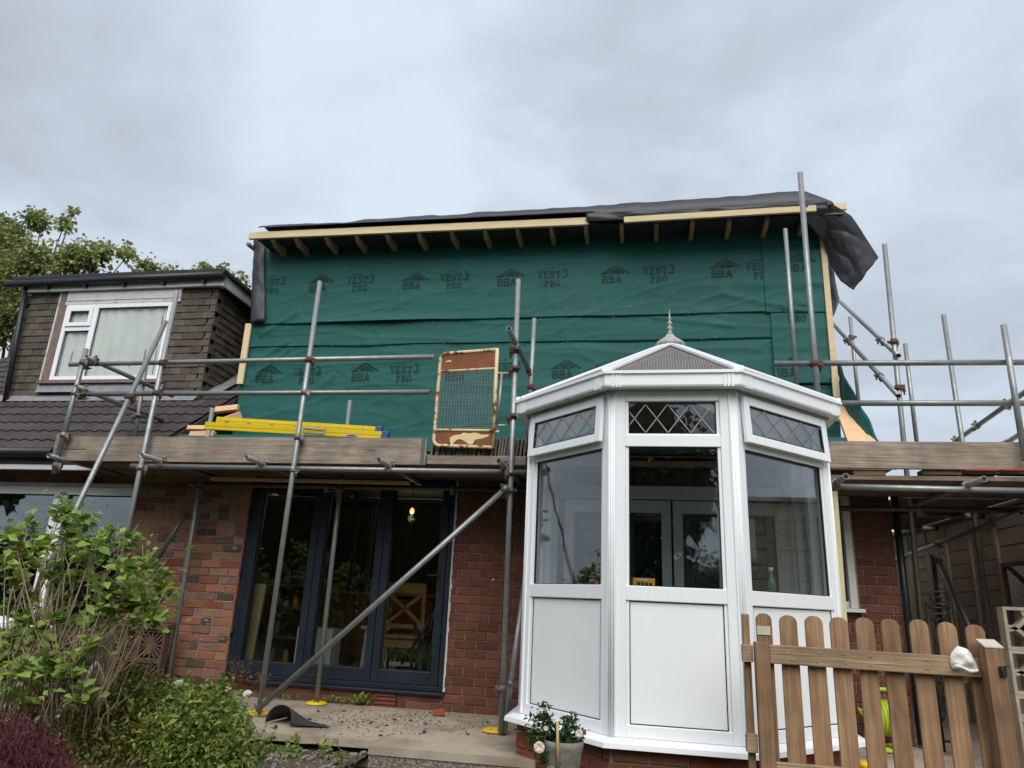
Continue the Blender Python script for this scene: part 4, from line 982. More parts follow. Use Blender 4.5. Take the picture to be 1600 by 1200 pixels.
stube(sr, 'guard_rail', py(1492, 690, 1.6), py(1625, 596, -.6), 'galv', (.02, .32, .7)); stube(sr, 'guard_rail', py(1568, 695, .9), py(1625, 658, -.2), 'galv', (.1,))
stube(sr, 'ledger', py(1296, 760, YL), py(1640, 768, YL), 'galv'); stube(sr, 'ledger', py(1296, 794, -.12), py(1640, 798, -.12), 'galv_dark', (.42,))
for q in ((1322, 744), (1538, 748)): ydir(sr, 'transom', q, -1.27, .2, 'galv', (.22,))
rx0, rx1 = py(1287, 710, -.95).x, 3.75
rzk = py(1450, 764, YL).z+.048+TR+.002
for k in range(4):
    y0 = -.925+k*.232
    O('scaffold_board', MB().obox((rx0-.1*random.random(), y0, rzk+.004*random.random()), (rx1-rx0, 0, .006), (0, .225, 0), (0, 0, .038)), 'board_under', sr, .004)
for k in range(4):
    O('scaffold_board', MB().box(2.42+k*.232, 2.42+k*.232+.225, .02, 2.6, rzk+.002*k, rzk+.04+.002*k), 'board_under', sr)
O('toe_board', MB().box(rx0, rx1, -.964, -.926, py(1450, 733, -.96).z, py(1450, 690, -.96).z), 'board_grey', sr, .005)
for a_, b_, c_ in ((1332, 1382, 739), (1440, 1500, 738), (1506, 1560, 737), (1566, 1640, 737)):
    A_, B_ = py(a_, c_, -.90), py(b_, c_, -.90); O('packing_piece', MB().box(A_.x, B_.x, -.93, -.80, A_.z-.02, A_.z+.018), 'board_under', sr)
for a_, b_ in ((1508, 1560), (1566, 1600)):
    A_, B_ = py(a_, 733.5, -.967), py(b_, 733.5, -.967); O('red_paint_mark', MB().box(A_.x, B_.x, -.969, -.966, A_.z-.008, A_.z+.006), 'red_plastic', sr)
stube(sr, 'ledger', py(1400, 874, 3.6), py(1596, 800, -.3), 'galv', (.1, .45, .85)); stube(sr, 'ledger', py(1556, 823, .9), py(1650, 826, .9), 'galv')
stube(sr, 'raking_brace', py(1460, 862, 1.7), py(1524, 1000, .5), 'galv', (.12,)); stube(sr, 'standard', py(1457, 866, 1.9), py(1474, 1010, 1.9), 'galv_dark')
for q in (1.0, 2.2): stube(sr, 'transom', (2.4, q, rzk-.03), (3.5, q, rzk-.03), 'galv')

# ------------------------------------------------------------------ rusty scaffold gate
YG = -1.0
ga = T('scaffold_gate', py(725, 700, YG), 'rusty cream painted mesh gate hung on the scaffold tube', 'gate')
c00, c10, c11, c01 = py(677, 696, YG), py(770, 699, YG), py(777, 546, YG), py(689, 553, YG)
def G(u, v, d=0.0): p = c00.lerp(c10, u).lerp(c01.lerp(c11, u), v); return Vector((p.x, p.y-d, p.z))
def rnd(n_=5):
    pts = []
    rad = .10; rv = .07
    for k in range(n_+1): a_ = math.pi/2*k/n_; pts.append(G(rad-rad*math.sin(a_), 1-rv+rv*math.cos(a_)))
    for k in range(n_+1): a_ = math.pi/2*k/n_; pts.append(G(rad-rad*math.cos(a_), rv-rv*math.sin(a_)))
    return pts
O('frame_tube', MB().tube([G(1, 1)]+rnd()+[G(1, 0)], .016, 10), 'cream_rust', ga); O('frame_tube', MB().tube([G(1, -.01), G(1, 1.01)], .0175, 10), 'cream_rust', ga)
O('cross_bar', MB().tube([G(.02, .80), G(.98, .80)], .012, 8), 'cream_rust', ga); O('cross_bar', MB().tube([G(.02, .165), G(.98, .165)], .013, 8), 'cream_rust', ga)
O('plate', MB().prism([G(.04, .81), G(.97, .81), G(.97, .98), G(.06, .98)], (0, .003, 0)), 'rust', ga); O('plate', MB().prism([G(.05, .02), G(.97, .02), G(.97, .15), G(.03, .15)], (0, .003, 0)), 'rust', ga)
O('paint_patch', MB().prism([G(a_, b_, .003) for a_, b_ in ((.28, .04), (.30, .018), (.33, .022), (.38, .06), (.44, .075), (.52, .055), (.60, .022), (.66, .026), (.70, .07), (.82, .085), (.93, .11), (.92, .125), (.80, .122), (.74, .14), (.66, .142), (.60, .132), (.50, .142), (.45, .12), (.34, .112), (.27, .085))], (0, .002, 0)), 'cream_paint', ga)
O('paint_patch', MB().prism([G(a_, b_, .003) for a_, b_ in ((.10, .895), (.14, .905), (.19, .90), (.20, .915), (.15, .92), (.11, .912))], (0, .002, 0)), 'cream_paint', ga)
m = MB(); nn_ = 20
for k in range(1, nn_):
    for j in range(8):
        o_ = .010*fbm(k*.7, j*.5); o2 = .010*fbm(k*.7, (j+1)*.5); a_ = .17+.63*j/8; b_ = .17+.63*(j+1)/8
        m.tube([G(k/nn_+o_, a_, .004*fbm(j, k)), G(k/nn_+o2, b_, .004*fbm(j+1, k))], .0016, 4, cap=False)
for k in range(1, 27):
    for j in range(6):
        o_ = .008*fbm(j*.6, k*.8, 4); o2 = .008*fbm((j+1)*.6, k*.8, 4); v_ = .17+.63*k/27
        m.tube([G(.03+.94*j/6, v_+o_), G(.03+.94*(j+1)/6, v_+o2)], .0016, 4, cap=False)
O('wire_mesh', m, 'galv', ga)
for yv in (.77, .24):
    h0 = G(1.0, yv); h1 = py(804 if yv > .5 else 800, 577 if yv > .5 else 650, YS)
    O('hinge', MB().tube([h0, h0+Vector((.02, 0, -.02)), h0+Vector((.12, 0, -.02)), h0+Vector((.13, 0, .02)), h1], .008, 8), 'cream_rust', ga)
O('hinge_rod', MB().tube([G(1.08, .77)+Vector((.01, 0, -.03)), G(1.06, .22)], .014, 8), 'galv', ga)
O('latch', MB().obox(G(-.06, .48), (.04, 0, 0), (0, .03, 0), (0, 0, .05)), 'rust', ga)
O('lower_pin', MB().obox(G(1.0, .15), (.05, 0, 0), (0, .02, 0), (0, 0, .02)), 'cream_rust', ga)

# ------------------------------------------------------------------ tiles stacked on edge on the deck
ts = T('stacked_roof_tiles', py(745, 722, -.85), 'weathered roof tiles stacked on edge below the rusty gate', 'roof tiles')
A_, B_ = py(676, 723, -.86), py(818, 727, -.86)
n_ = 30
tme = MB().obox((-.010, -.13, 0), (.017, 0, 0), (0, .26, 0), (0, 0, .235)).mesh('tile'); tme.materials.append(MATS['board_end'])
for k in range(n_):
    p = A_.lerp(B_, k/(n_-1)); inst('tile', tme, (p.x, -.80+random.uniform(-.02, .02), DKZ+.04), ts, Matrix.Rotation(.10+random.uniform(-.03, .03), 3, 'Y') @ Matrix.Rotation(random.uniform(-.05, .05), 3, 'Z'), (1, 1, random.uniform(.80, 1.0)))

# ------------------------------------------------------------------ yellow ladder lying on the deck
la = T('yellow_ladder', py(460, 690, -.5), 'yellow ladder lying on its side on the scaffold deck', 'ladder')
s0a, s0b = py(320, 664.5, -.62), py(596, 680, -.62)
s1a, s1b = py(338, 656.5, -.30), py(586, 672, -.30)
def chan(a, b, y):
    d = (b-a); m = MB(); up = Vector((0, 0, 1)); m.bar(a, b, up, .072, .004); m.bar(a+up*.036+Vector((0, .014, 0)), b+up*.036+Vector((0, .014, 0)), up, .006, .03); m.bar(a-up*.036+Vector((0, .014, 0)), b-up*.036+Vector((0, .014, 0)), up, .006, .03)
    m.bar(a+up*.004+Vector((0, -.003, 0)), b+up*.004+Vector((0, -.003, 0)), up, .006, .004); return m
O('stile', chan(s0a, s0b, 0), 'yellow_ladder', la); O('stile', chan(s1a, s1b, 0), 'yellow_ladder', la)
for k in range(7): t = (k+.5)/7; O('rung', MB().tube([s0a.lerp(s0b, t)+Vector((0, .01, 0)), s1a.lerp(s1b, t)+Vector((0, .004, 0))], .014, 8), 'aluminium', la)
for q in (s0b, s1b): O('end_cap', MB().obox(q+Vector((-.01, -.012, -.045)), (.075, 0, .0), (0, .06, 0), (.015, 0, .09)), 'blue_plastic', la, .012)
br = s0a.lerp(s0b, .58)
m = MB()
for dz in (.022, -.018): m.obox(br+Vector((-.02, -.012, dz)), (.24, 0, -.02), (0, .008, 0), (0, 0, .014))
m.obox(br+Vector((.2, -.014, -.05)), (.014, 0, 0), (0, .01, 0), (.012, 0, .075))
O('bracket', m, 'aluminium', la)
lb = s0a.lerp(s0b, .84); m = MB().poly([lb+Vector((.075*math.cos(k*math.pi/8), -.0065, .014*math.sin(k*math.pi/8)-.02)) for k in range(16)])
O('maker_label', m, 'white_paint', la)
O('label_text', MB().box(lb.x-.045, lb.x+.045, lb.y-.0095, lb.y-.0085, lb.z-.026, lb.z-.014), 'blue_plastic', la)
# ------------------------------------------------------------------ white conservatory
FL, FR, BLc, BRc = Vector((-.18, -2.30, 0)), Vector((.62, -2.30, 0)), Vector((-.85, -1.63, 0)), Vector((1.375, -1.545, 0))
SLc, SRc = Vector((BLc.x, -.02, 0)), Vector((BRc.x, -.02, 0))
RING = [SLc, BLc, FL, FR, BRc, SRc]
zS = py(1060, 1158, -2.3).z                      # underside of frames
zPB, zPT = py(988, 1132, -2.3).z, py(988, 938, -2.3).z
zGB, zGT = py(985, 915, -2.3).z, py(983, 698.3, -2.3).z
zTB, zTT = py(984, 680, -2.3).z, py(983, 628, -2.3).z
zE = 2.46
con = T('conservatory', (.25, -1.2, 0), 'white plastic framed conservatory bay with leaded top lights and finial', 'conservatory')
def offs(d):
    """ring pushed outwards by d with mitred corners"""
    out = []
    n = len(RING)
    for i in range(n):
        ns = []
        if i > 0: e = (RING[i]-RING[i-1]).normalized(); ns.append(Vector((e.y, -e.x, 0)))
        if i < n-1: e = (RING[i+1]-RING[i]).normalized(); ns.append(Vector((e.y, -e.x, 0)))
        if len(ns) == 1: out.append(RING[i]+ns[0]*d)
        else: b = (ns[0]+ns[1]).normalized(); out.append(RING[i]+b*(d/b.dot(ns[0])))
    return out
def sweep(prof, close=True):
    m = MB(); rows = [[Vector((p.x, p.y, z)) for p in offs(w_)] for w_, z in prof]; k = len(rows)
    for a in range(k if close else k-1):
        r0, r1 = rows[a], rows[(a+1) % k]
        for i in range(len(r0)-1): m.poly([r0[i], r0[i+1], r1[i+1], r1[i]])
    return m
# dwarf wall
dwf = E('dwarf_wall', con, (.25, -1.5, -.3))
O('mortar_core', sweep([(.028, zS-.05), (.028, -.5), (-.1, -.5), (-.1, zS-.05)]), 'mortar', dwf)
for i in range(4):
    A, B = RING[i], RING[i+1]
    if i in (0,): continue
    e = (B-A).normalized(); nrm = Vector((e.y, -e.x, 0)); Lf = (B-A).length
    for r in range(7):
        z = zS-.055-CH*(r+.5); x = -((r % 2)*.1125)
        while x < Lf-.03:
            a, b = max(x, -.012), min(x+.225, Lf+.012)
            if b-a > .04:
                c = A + e*((a+b)/2) + nrm*.034; rot = Matrix((e, -nrm, (0, 0, 1))).transposed()
                inst('brick', brick('brick_bright' if random.random() < .6 else 'brick_red', round(b-a-.011, 3)), (c.x, c.y, z), dwf, rot)
            x += .225
O('cill', sweep([(.0, zS), (.06, zS-.004), (.115, zS-.022), (.12, zS-.05), (.105, zS-.055), (.10, zS-.035), (.03, zS-.03), (.0, zS-.03)]), 'upvc', con)
# facets
def facet(A, B, top_open=False, posts=(.07, .07), gl=True, side=False, nm='window_bay'):
    e = (B-A).normalized(); nr = Vector((e.y, -e.x, 0)); Lf = (B-A).length
    fac = E(nm, con, A.lerp(B, .5)+Vector((0, 0, zS)))
    def bx(m, u0, u1, w0, w1, z0, z1): return m.obox(A+e*u0+nr*w0+Vector((0, 0, z0)), e*(u1-u0), nr*(w1-w0), (0, 0, z1-z0))
    l0, l1 = posts
    m = MB(); bx(m, .02, l0, -.05, .02, zS, zE); bx(m, Lf-l1, Lf-.02, -.05, .02, zS, zE)
    bx(m, l0, Lf-l1, -.05, .02, zS, zPB-.0); bx(m, l0, Lf-l1, -.05, .02, zPT, zGB); bx(m, l0, Lf-l1, -.05, .02, zGT, zTB if not top_open else zTB-.01); bx(m, l0, Lf-l1, -.05, .02, zTT, zE)
    O('frame', m, 'upvc', fac, .004)
    # glazing beads, a step in from the frame face
    def beads(z0, z1, nm_='bead', t=.022):
        m = MB(); a, b = l0, Lf-l1
        bx(m, a, a+t, -.01, .008, z0, z1); bx(m, b-t, b, -.01, .008, z0, z1); bx(m, a+t, b-t, -.01, .008, z0, z0+t); bx(m, a+t, b-t, -.01, .008, z1-t, z1); O(nm_, m, 'upvc', fac, .003)
        g = MB(); t2 = t+.006
        bx(g, a+t, a+t2, -.012, .004, z0+t, z1-t); bx(g, b-t2, b-t, -.012, .004, z0+t, z1-t); bx(g, a+t2, b-t2, -.012, .004, z0+t, z0+t2); bx(g, a+t2, b-t2, -.012, .004, z1-t2, z1-t); O('gasket', g, 'gasket', fac)
        return a+t2, b-t2, z0+t2, z1-t2
    p = beads(zPB-.022, zPT+.02); m = MB(); bx(m, p[0], p[1], -.03, .0, p[2], p[3]); O('panel', m, 'upvc_panel', fac)
    p = beads(zGB-.022, zGT+.022); m = MB(); bx(m, p[0]-.004, p[1]+.004, -.022, -.016, p[2]-.004, p[3]+.004); O('pane', m, 'pane_glass', fac)
    def leads(u0, u1, z0, z1, f, par):
        m = MB(); n_ = 5
        for k in range(-3, n_+2):
            for sg in (1, -1):
                s0 = (u1-u0)/3.8; ua = u0+(k-.3)*s0; ub = ua+s0*1.05
                if sg < 0: ua, ub = ub, ua
                # clip to the pane
                za, zb = z0, z1; P0, P1 = [ua, za], [ub, zb]
                t0, t1 = 0.0, 1.0; dd = ub-ua
                for (lim, s2) in ((u0, 1), (u1, -1)):
                    q0 = s2*(ua-lim); q1 = s2*(ub-lim)
                    if q0 < 0 and q1 < 0: t0, t1 = 1, 0; break
                    if q0 < 0: t0 = max(t0, q0/(q0-q1))
                    elif q1 < 0: t1 = min(t1, q0/(q0-q1))
                if t1-t0 < .05: continue
                a3 = f(ua+dd*t0, za+(zb-za)*t0); b3 = f(ua+dd*t1, za+(zb-za)*t1); m.bar(a3, b3, nr.cross((b3-a3).normalized()), .0055, .003)
        if m.v: O('lead_strip', m, 'lead', par)
    if not top_open:
        p = beads(zTB-.012, zTT+.018); m = MB(); bx(m, p[0]-.004, p[1]+.004, -.022, -.016, p[2]-.004, p[3]+.004); O('pane', m, 'pane_glass', fac)
        leads(p[0], p[1], p[2], p[3], lambda u, z: A+e*u+nr*(-.012)+Vector((0, 0, z)), fac)
    else:
        u0, u1, z0, z1 = l0-.03, Lf-l1+.03, zTB-.045, zTT+.045
        def tl(u, z, w_): f_ = (z1-z)/(z1-z0); return A+e*u+nr*(.022+.022*f_+w_)+Vector((0, 0, z))
        t = .062
        def ob(m, ua, ub, za, zb, w0=0, w1=.032):
            o_ = tl(ua, za, w0); return m.obox(o_, e*(ub-ua), nr*(w1-w0), tl(ua, zb, w0)-o_)
        m = MB(); ob(m, u0, u0+t, z0, z1); ob(m, u1-t, u1, z0, z1); ob(m, u0+t, u1-t, z0, z0+t); ob(m, u0+t, u1-t, z1-t, z1); O('top_light_sash', m, 'upvc', fac, .006)
        g = MB(); q = t+.007; ob(g, u0+t, u0+q, z0+t, z1-t, .006, .026); ob(g, u1-q, u1-t, z0+t, z1-t, .006, .026); ob(g, u0+q, u1-q, z0+t, z0+q, .006, .026); ob(g, u0+q, u1-q, z1-q, z1-t, .006, .026); O('gasket', g, 'gasket', fac)
        m = MB(); ob(m, u0+t, u1-t, z0+t, z1-t, .010, .016); O('pane', m, 'pane_glass', fac)
        leads(u0+q, u1-q, z0+q, z1-q, lambda u, z: tl(u, z, .02), fac)
    return fac
facet(BLc, FL, True, (.075, .085)); facet(FL, FR, False, (.085, .085)); facet(FR, BRc, True, (.085, .075))
# side walls: three narrow lights each
for (A, B) in ((SLc, BLc), (BRc, SRc)):
    for k in range(3): facet(A.lerp(B, k/3), A.lerp(B, (k+1)/3), False, (.05, .05))
# corner posts with ribs
ring0 = offs(.0); ring1 = offs(.024)
for i in (1, 2, 3, 4):
    c = RING[i]; b = (offs(1)[i]-c).normalized(); s_ = Vector((-b.y, b.x, 0)); post = E('corner_post', con, c)
    O('post', MB().obox(c-s_*.036-b*.04+Vector((0, 0, zS)), s_*.072, b*.06, (0, 0, zE-zS)), 'upvc', post, .008)
    for k in (-1, 0, 1): O('rib', MB().tube([c+s_*.017*k+b*(.021-.003*abs(k))+Vector((0, 0, zS)), c+s_*.017*k+b*(.021-.003*abs(k))+Vector((0, 0, zE))], .0065, 8), 'upvc', post)
# eaves beam, soffit, gutter
O('eaves_beam', sweep([(-.06, zE), (.03, zE), (.03, zE+.03), (.05, zE+.035), (.05, zE+.06), (-.06, zE+.06)]), 'upvc_grubby', con)
gz = zE+.005
O('gutter', sweep([(.052, gz), (.118, gz), (.124, gz+.012), (.124, gz+.085), (.140, gz+.092), (.140, gz+.112), (.128, gz+.116), (.118, gz+.10), (.052, gz+.10)]), 'upvc', con)
go = offs(.126)
for i in (1, 2, 3, 4):
    for sg in (-1, 1):
        if 0 <= i+sg < len(go):
            e = (go[i+sg]-go[i]).normalized(); nr_ = Vector((e.y, -e.x, 0))*(1 if sg > 0 else -1)
            for dd in (.05, .075, .10): O('gutter_joint', MB().obox(go[i]+e*dd+Vector((0, 0, gz-.004))-nr_*.02, e*.012, nr_*.024, (0, 0, .102)), 'upvc', con)
# roof
ap = py(1047, 536, -1.2); AP = Vector((ap.x, -1.2, ap.z-.02)); rg = Vector((AP.x, .1, AP.z))
ev = [Vector((p.x, p.y, gz+.115)) for p in offs(.10)]
faces = [(ev[0], ev[1], AP, rg), (ev[1], ev[2], AP), (ev[2], ev[3], AP), (ev[3], ev[4], AP), (ev[4], ev[5], rg, AP)]
for f_ in faces:
    nrm = (f_[1]-f_[0]).cross(f_[2]-f_[0]).normalized(); nrm = nrm if nrm.z > 0 else -nrm
    pn = O('roof_panel', MB().prism([p+nrm*.004 for p in f_], -nrm*.02), 'polycarb', con)
    # flutes of the multiwall sheet run with the slope
    if len(f_) == 3:
        mid = (f_[0]+f_[1])/2; e = (f_[1]-f_[0]); m = MB()
        for k in range(1, 44):
            t = k/44; b0 = f_[0].lerp(f_[1], t); d = AP-mid; s = 2*min(t, 1-t); m.bar(b0+nrm*.006, b0+d*s*.98+nrm*.006, e, .003, .003)
        O('flute', m, 'finial_grey', pn)
for i in (1, 2, 3, 4):
    O('rafter_bar', MB().bar(ev[i]+Vector((0, 0, .012)), AP+Vector((0, 0, .02)), (ev[min(i+1, 5)]-ev[i-1]), .085, .026), 'upvc', con, .006)
    O('bar_end', MB().obox(ev[i]+Vector((-.035, -.02, -.005)), (.07, 0, 0), (0, .05, 0), (0, 0, .035)), 'upvc', con, .006)
O('ridge', MB().bar(AP+Vector((0, 0, .03)), rg+Vector((0, 0, .03)), (1, 0, 0), .12, .04), 'upvc', con, .01)
O('ridge_cap', MB().lathe(AP+Vector((0, 0, -.02)), [(.125, 0), (.132, .015), (.122, .035), (.085, .065), (.05, .09), (.028, .12)], 16), 'finial_grey', con)
O('finial', MB().lathe(AP+Vector((0, 0, .10)), [(.03, 0), (.018, .02), (.012, .035), (.026, .05), (.028, .06), (.012, .075), (.010, .09), (.022, .10), (.022, .108), (.009, .12), (.009, .138), (.017, .146), (.008, .158), (.006, .175), (.002, .235)], 14), 'finial_grey', con)
# inside: floor, white doors to the house, cross beam
O('floor', MB().poly([(p.x, p.y, zS-.06) for p in offs(-.08)]), 'room_floor', con)
bd = E('house_doors', con, (.25, -.03, .2))
for k in range(4):
    x0 = BLc.x+.12+k*.52; m = MB().box(x0, x0+.09, -.09, -.03, .2, 2.02).box(x0+.41, x0+.50, -.09, -.03, .2, 2.02).box(x0+.09, x0+.41, -.09, -.03, .2, .42).box(x0+.09, x0+.41, -.09, -.03, 1.9, 2.02)
    O('door_leaf', m, 'upvc', bd, .004); O('pane', MB().box(x0+.09, x0+.41, -.066, -.06, .42, 1.9), 'pane_dark', bd)
O('door_head', MB().box(BLc.x+.06, BRc.x-.06, -.10, -.03, 2.03, 2.16), 'upvc', bd, .004)
O('gable_infill', MB().prism([(BLc.x+.03, -.03, 2.16), (BRc.x-.03, -.03, 2.16), (BRc.x-.03, -.03, 2.55), (AP.x, -.03, AP.z-.03), (BLc.x+.03, -.03, 2.55)], (0, .008, 0)), 'weather_wood', bd)
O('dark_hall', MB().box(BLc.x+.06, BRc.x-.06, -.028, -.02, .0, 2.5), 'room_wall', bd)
# odds on the inner sill
bp0 = py(1010, 911, -2.18)
ob = T('orange_box', (bp0.x, -2.17, zGB-.02), 'small orange box with dark print on the conservatory sill', 'box')
O('sill_shelf', sweep([(-.06, zGB-.045), (-.19, zGB-.045), (-.19, zGB-.02), (-.06, zGB-.02)]), 'upvc', con)
O('box_body', MB().obox((bp0.x-.085, -2.21, zGB-.018), (.14, .02, 0), (-.012, .08, 0), (0, 0, .072)), 'box_orange', ob, .003)
m = MB()
for k in range(4): m.obox((bp0.x-.060+k*.026, -2.2125+k*.0038, zGB+.004), (.019, .0028, 0), (0, .001, 0), (0, 0, .022))
O('print', m, 'gasket', ob)
O('pale_lid_print', MB().obox((bp0.x-.07, -2.2135, zGB+.034), (.08, .0115, 0), (0, .001, 0), (0, 0, .014)), 'paper', ob)
rb = py(928, 912, -2.03)
r_o = T('red_toy', (rb.x, rb.y, zGB-.02), 'small red curved object behind the left conservatory pane', 'toy')
O('hoop', MB().tube([Vector((rb.x-.035, -2.02, zGB-.012)), Vector((rb.x-.02, -2.02, zGB+.03)), Vector((rb.x, -2.02, zGB+.03)), Vector((rb.x+.025, -2.0, zGB+.0)), Vector((rb.x+.05, -1.99, zGB-.005))], .012, 8), 'red_plastic', r_o)
gb = py(1206, 910, -1.95)
g_o = T('green_bottle', (gb.x, -1.94, zGB-.02), 'green bottle standing inside the right conservatory pane', 'bottle')
O('bottle_body', MB().lathe((gb.x, -1.94, zGB-.02), [(.028, 0), (.031, .01), (.031, .09), (.02, .115), (.012, .13), (.012, .16)], 14), 'green_bottle', g_o)
O('bottle_cap', MB().lathe((gb.x, -1.94, zGB+.14), [(.015, 0), (.015, .025)], 10), 'white_paint', g_o)
# pale insulation board on edge between the conservatory and the wall
a, b = py(1301, 768, -1.0), py(1314, 975, -1.0)
ib = O('insulation_board', MB().bar(a, Vector((b.x, -1.0, .0)), (1, 0, 0), .060, .05), 'insulation'); tag(ib, 'pale yellow insulation board standing on edge behind the conservatory', 'board')

# ------------------------------------------------------------------ picket gate
YFn = -3.0
fe = T('picket_fence', (1.2, YFn, 0), 'brown timber picket fence panel with round topped pales', 'fence')
def pale(xb, xt, w_, zt_, y0, nm='pale', zb_=.04):
    pts = [(xb-w_/2, zb_), (xb+w_/2, zb_)]
    for k in range(9): a_ = math.pi*k/8; pts.append((xt+w_/2*math.cos(a_), zt_-w_*.42+w_*.42*math.sin(a_)))
    return O(nm, MB().prism([(x, y0, z) for x, z in pts], (0, .020, 0)), 'fence_wood', fe, .002)
tops = [(1193, 958), (1231, 961), (1271, 962), (1310, 964), (1350, 965), (1390, 967), (1435, 968), (1479, 972), (1523, 976)]
for k, (a, b) in enumerate(tops):
    t_ = py(a, b, YFn); pale(t_.x, t_.x, .088 if k else .08, t_.z, YFn+.002)
ra, rb_ = py(1204, 1022, YFn-.03), py(1541, 1044, YFn-.03)
rail = O('rail', MB().bar((ra.x-.005, YFn-.019, ra.z), (rb_.x+.01, YFn-.019, rb_.z), (0, 0, 1), .092, .036), 'fence_rail', fe, .004)
ra2 = py(1216, 1197, YFn-.03)
O('rail', MB().bar((ra.x-.005, YFn-.019, ra2.z-.03), (rb_.x+.01, YFn-.019, ra2.z-.03), (0, 0, 1), .092, .036), 'fence_rail', fe, .004)
for k, (a, b) in enumerate(tops):
    t_ = py(a, b, YFn); zr_ = ra.z+(rb_.z-ra.z)*(t_.x-ra.x)/(rb_.x-ra.x)
    if k:
        for dz in (.02, -.022): O('nail_head', MB().tube([(t_.x+random.uniform(-.012, .012), YFn-.0365, zr_+dz), (t_.x+random.uniform(-.012, .012), YFn-.0385, zr_+dz)], .0035, 8), 'lead', fe)
# posts
p0 = py(1196, 1100, YFn-.03)
O('post', MB().bar((p0.x-.005, YFn-.03, -.3), (p0.x-.005, YFn-.03, py(1190, 1003, YFn).z), (1, 0, 0), .072, .06), 'fence_wood', fe, .004)
O('hinge_board', MB().bar((p0.x-.068, YFn+.05, -.3), (p0.x-.068, YFn+.05, py(1178, 960, YFn).z), (1, 0, 0), .034, .05), 'fence_wood', fe, .003)
for zz in (py(1180, 1022, YFn).z, py(1190, 1163, YFn).z): O('rail_end', MB().box(p0.x-.10, p0.x-.045, YFn-.02, YFn+.03, zz-.04, zz+.045), 'fence_rail', fe, .003)
pr_ = py(1562, 1100, YFn-.1); ptz = py(1556, 1003, YFn-.1).z
m = MB().box(pr_.x-.040, pr_.x+.040, YFn-.125, YFn-.045, -.3, ptz-.03)
m2 = MB().prism([(pr_.x-.042, YFn-.127, ptz-.028), (pr_.x+.042, YFn-.127, ptz-.028), (pr_.x+.042, YFn-.04, ptz+.004), (pr_.x-.042, YFn-.04, ptz+.004)], (0, 0, .006))
O('post', m, 'fence_wood', fe, .005); O('post_top', m2, 'paper', fe)
lp = py(1569, 1049, YFn-.14)
O('latch', MB().box(lp.x-.018, lp.x+.012, YFn-.142, YFn-.127, lp.z-.024, lp.z+.022).tube([(lp.x-.01, YFn-.15, lp.z-.015), (lp.x-.01, YFn-.145, lp.z+.02), (lp.x+.022, YFn-.14, lp.z+.025)], .005, 8), 'black_plastic', fe, .004)
stx = py(1193, 985, YFn)
O('paper_label', MB().box(stx.x-.034, stx.x+.034, YFn-.003, YFn-.001, stx.z-.022, stx.z+.022), 'paper', fe)
# white cloth over the rail
cl0 = py(1507, 1030, YFn-.05)
cpts = [(1486, 1040), (1485, 1026), (1489, 1017), (1497, 1009), (1504, 1012), (1512, 1015), (1518, 1021), (1521, 1028), (1526, 1036), (1531, 1049), (1522, 1052), (1513, 1050), (1504, 1046), (1496, 1047), (1489, 1045)]
cw = [py(a_, b_, YFn-.05) for a_, b_ in cpts]; cc = py(1506, 1031, YFn-.05)
def cloth(u, v):
    n_ = len(cw); t = u*n_; k_ = int(t) % n_; p = cw[k_].lerp(cw[(k_+1) % n_], t-int(t)); q = cc.lerp(p, v)
    fold = .0035*math.sin((q.x-cc.x)*70+(q.z-cc.z)*95) + .003*math.sin((q.x-cc.x)*40-(q.z-cc.z)*120)
    return (q.x, YFn-.042-.034*(1-v*v)-fold*(1-v**6)-.004*fbm(q.x*30, q.z*30), q.z+.006*fbm(q.x*30, q.z*30, 3)*v)
ck = T('white_cloth', (cl0.x, YFn, cl0.z-.1), 'crumpled white cloth hung over the top rail of the picket fence', 'cloth')
O('cloth', MB().grid(cloth, 60, 14), 'cloth_white', ck, solid=.004)
def cfold(u, v):
    a_ = py(1490, 1039, YFn-.09).lerp(py(1528, 1047, YFn-.09), u); b_ = py(1491, 1046, YFn-.07).lerp(py(1523, 1053, YFn-.07), u); p = a_.lerp(b_, v); return (p.x, p.y-.014*math.sin(v*3.1)-.006*math.sin(u*14), p.z+.006*math.sin(u*7))
O('turned_hem', MB().grid(cfold, 24, 8), 'cloth_white', ck, solid=.004)
O('hanging_corner', MB().prism([py(1502, 1052, YFn+.03), py(1517, 1053, YFn+.03), py(1512, 1067, YFn+.03), py(1504, 1066, YFn+.03)], (0, .004, 0)), 'cloth_white', ck)

# ------------------------------------------------------------------ hose reel on the side yard
hp = pz(1388, 1172, .0)
hr = T('hose_reel', (hp.x, hp.y, 0), 'lime green hose reel on the ground behind the picket fence', 'hose reel')
S_ = .95
for sx in (-.10, .10):
    O('side_frame', MB().tube([(hp.x+sx, hp.y-.15, .012), (hp.x+sx, hp.y-.02, .42), (hp.x+sx, hp.y+.06, .42), (hp.x+sx, hp.y+.17, .012)], .017, 8), 'lime', hr)
O('handle', MB().tube([(hp.x-.10, hp.y, .42), (hp.x-.09, hp.y, .46), (hp.x+.09, hp.y, .46), (hp.x+.10, hp.y, .42)], .016, 8), 'lime', hr)
for sx in (-.075, .075):
    O('drum_side', MB().tube([(hp.x+sx-.006, hp.y, .24), (hp.x+sx+.006, hp.y, .24)], .155, 24), 'lime', hr)
O('hose', MB().tube([(hp.x-.065, hp.y, .24), (hp.x+.065, hp.y, .24)], .125, 20), 'grey_hose', hr)
m = MB()
for k in range(5): m.tube([Vector((hp.x-.055+k*.027, hp.y+.128*math.cos(q*math.pi/10), .24+.128*math.sin(q*math.pi/10))) for q in range(21)], .014, 6, cap=False)
O('hose_turn', m, 'lime', hr)
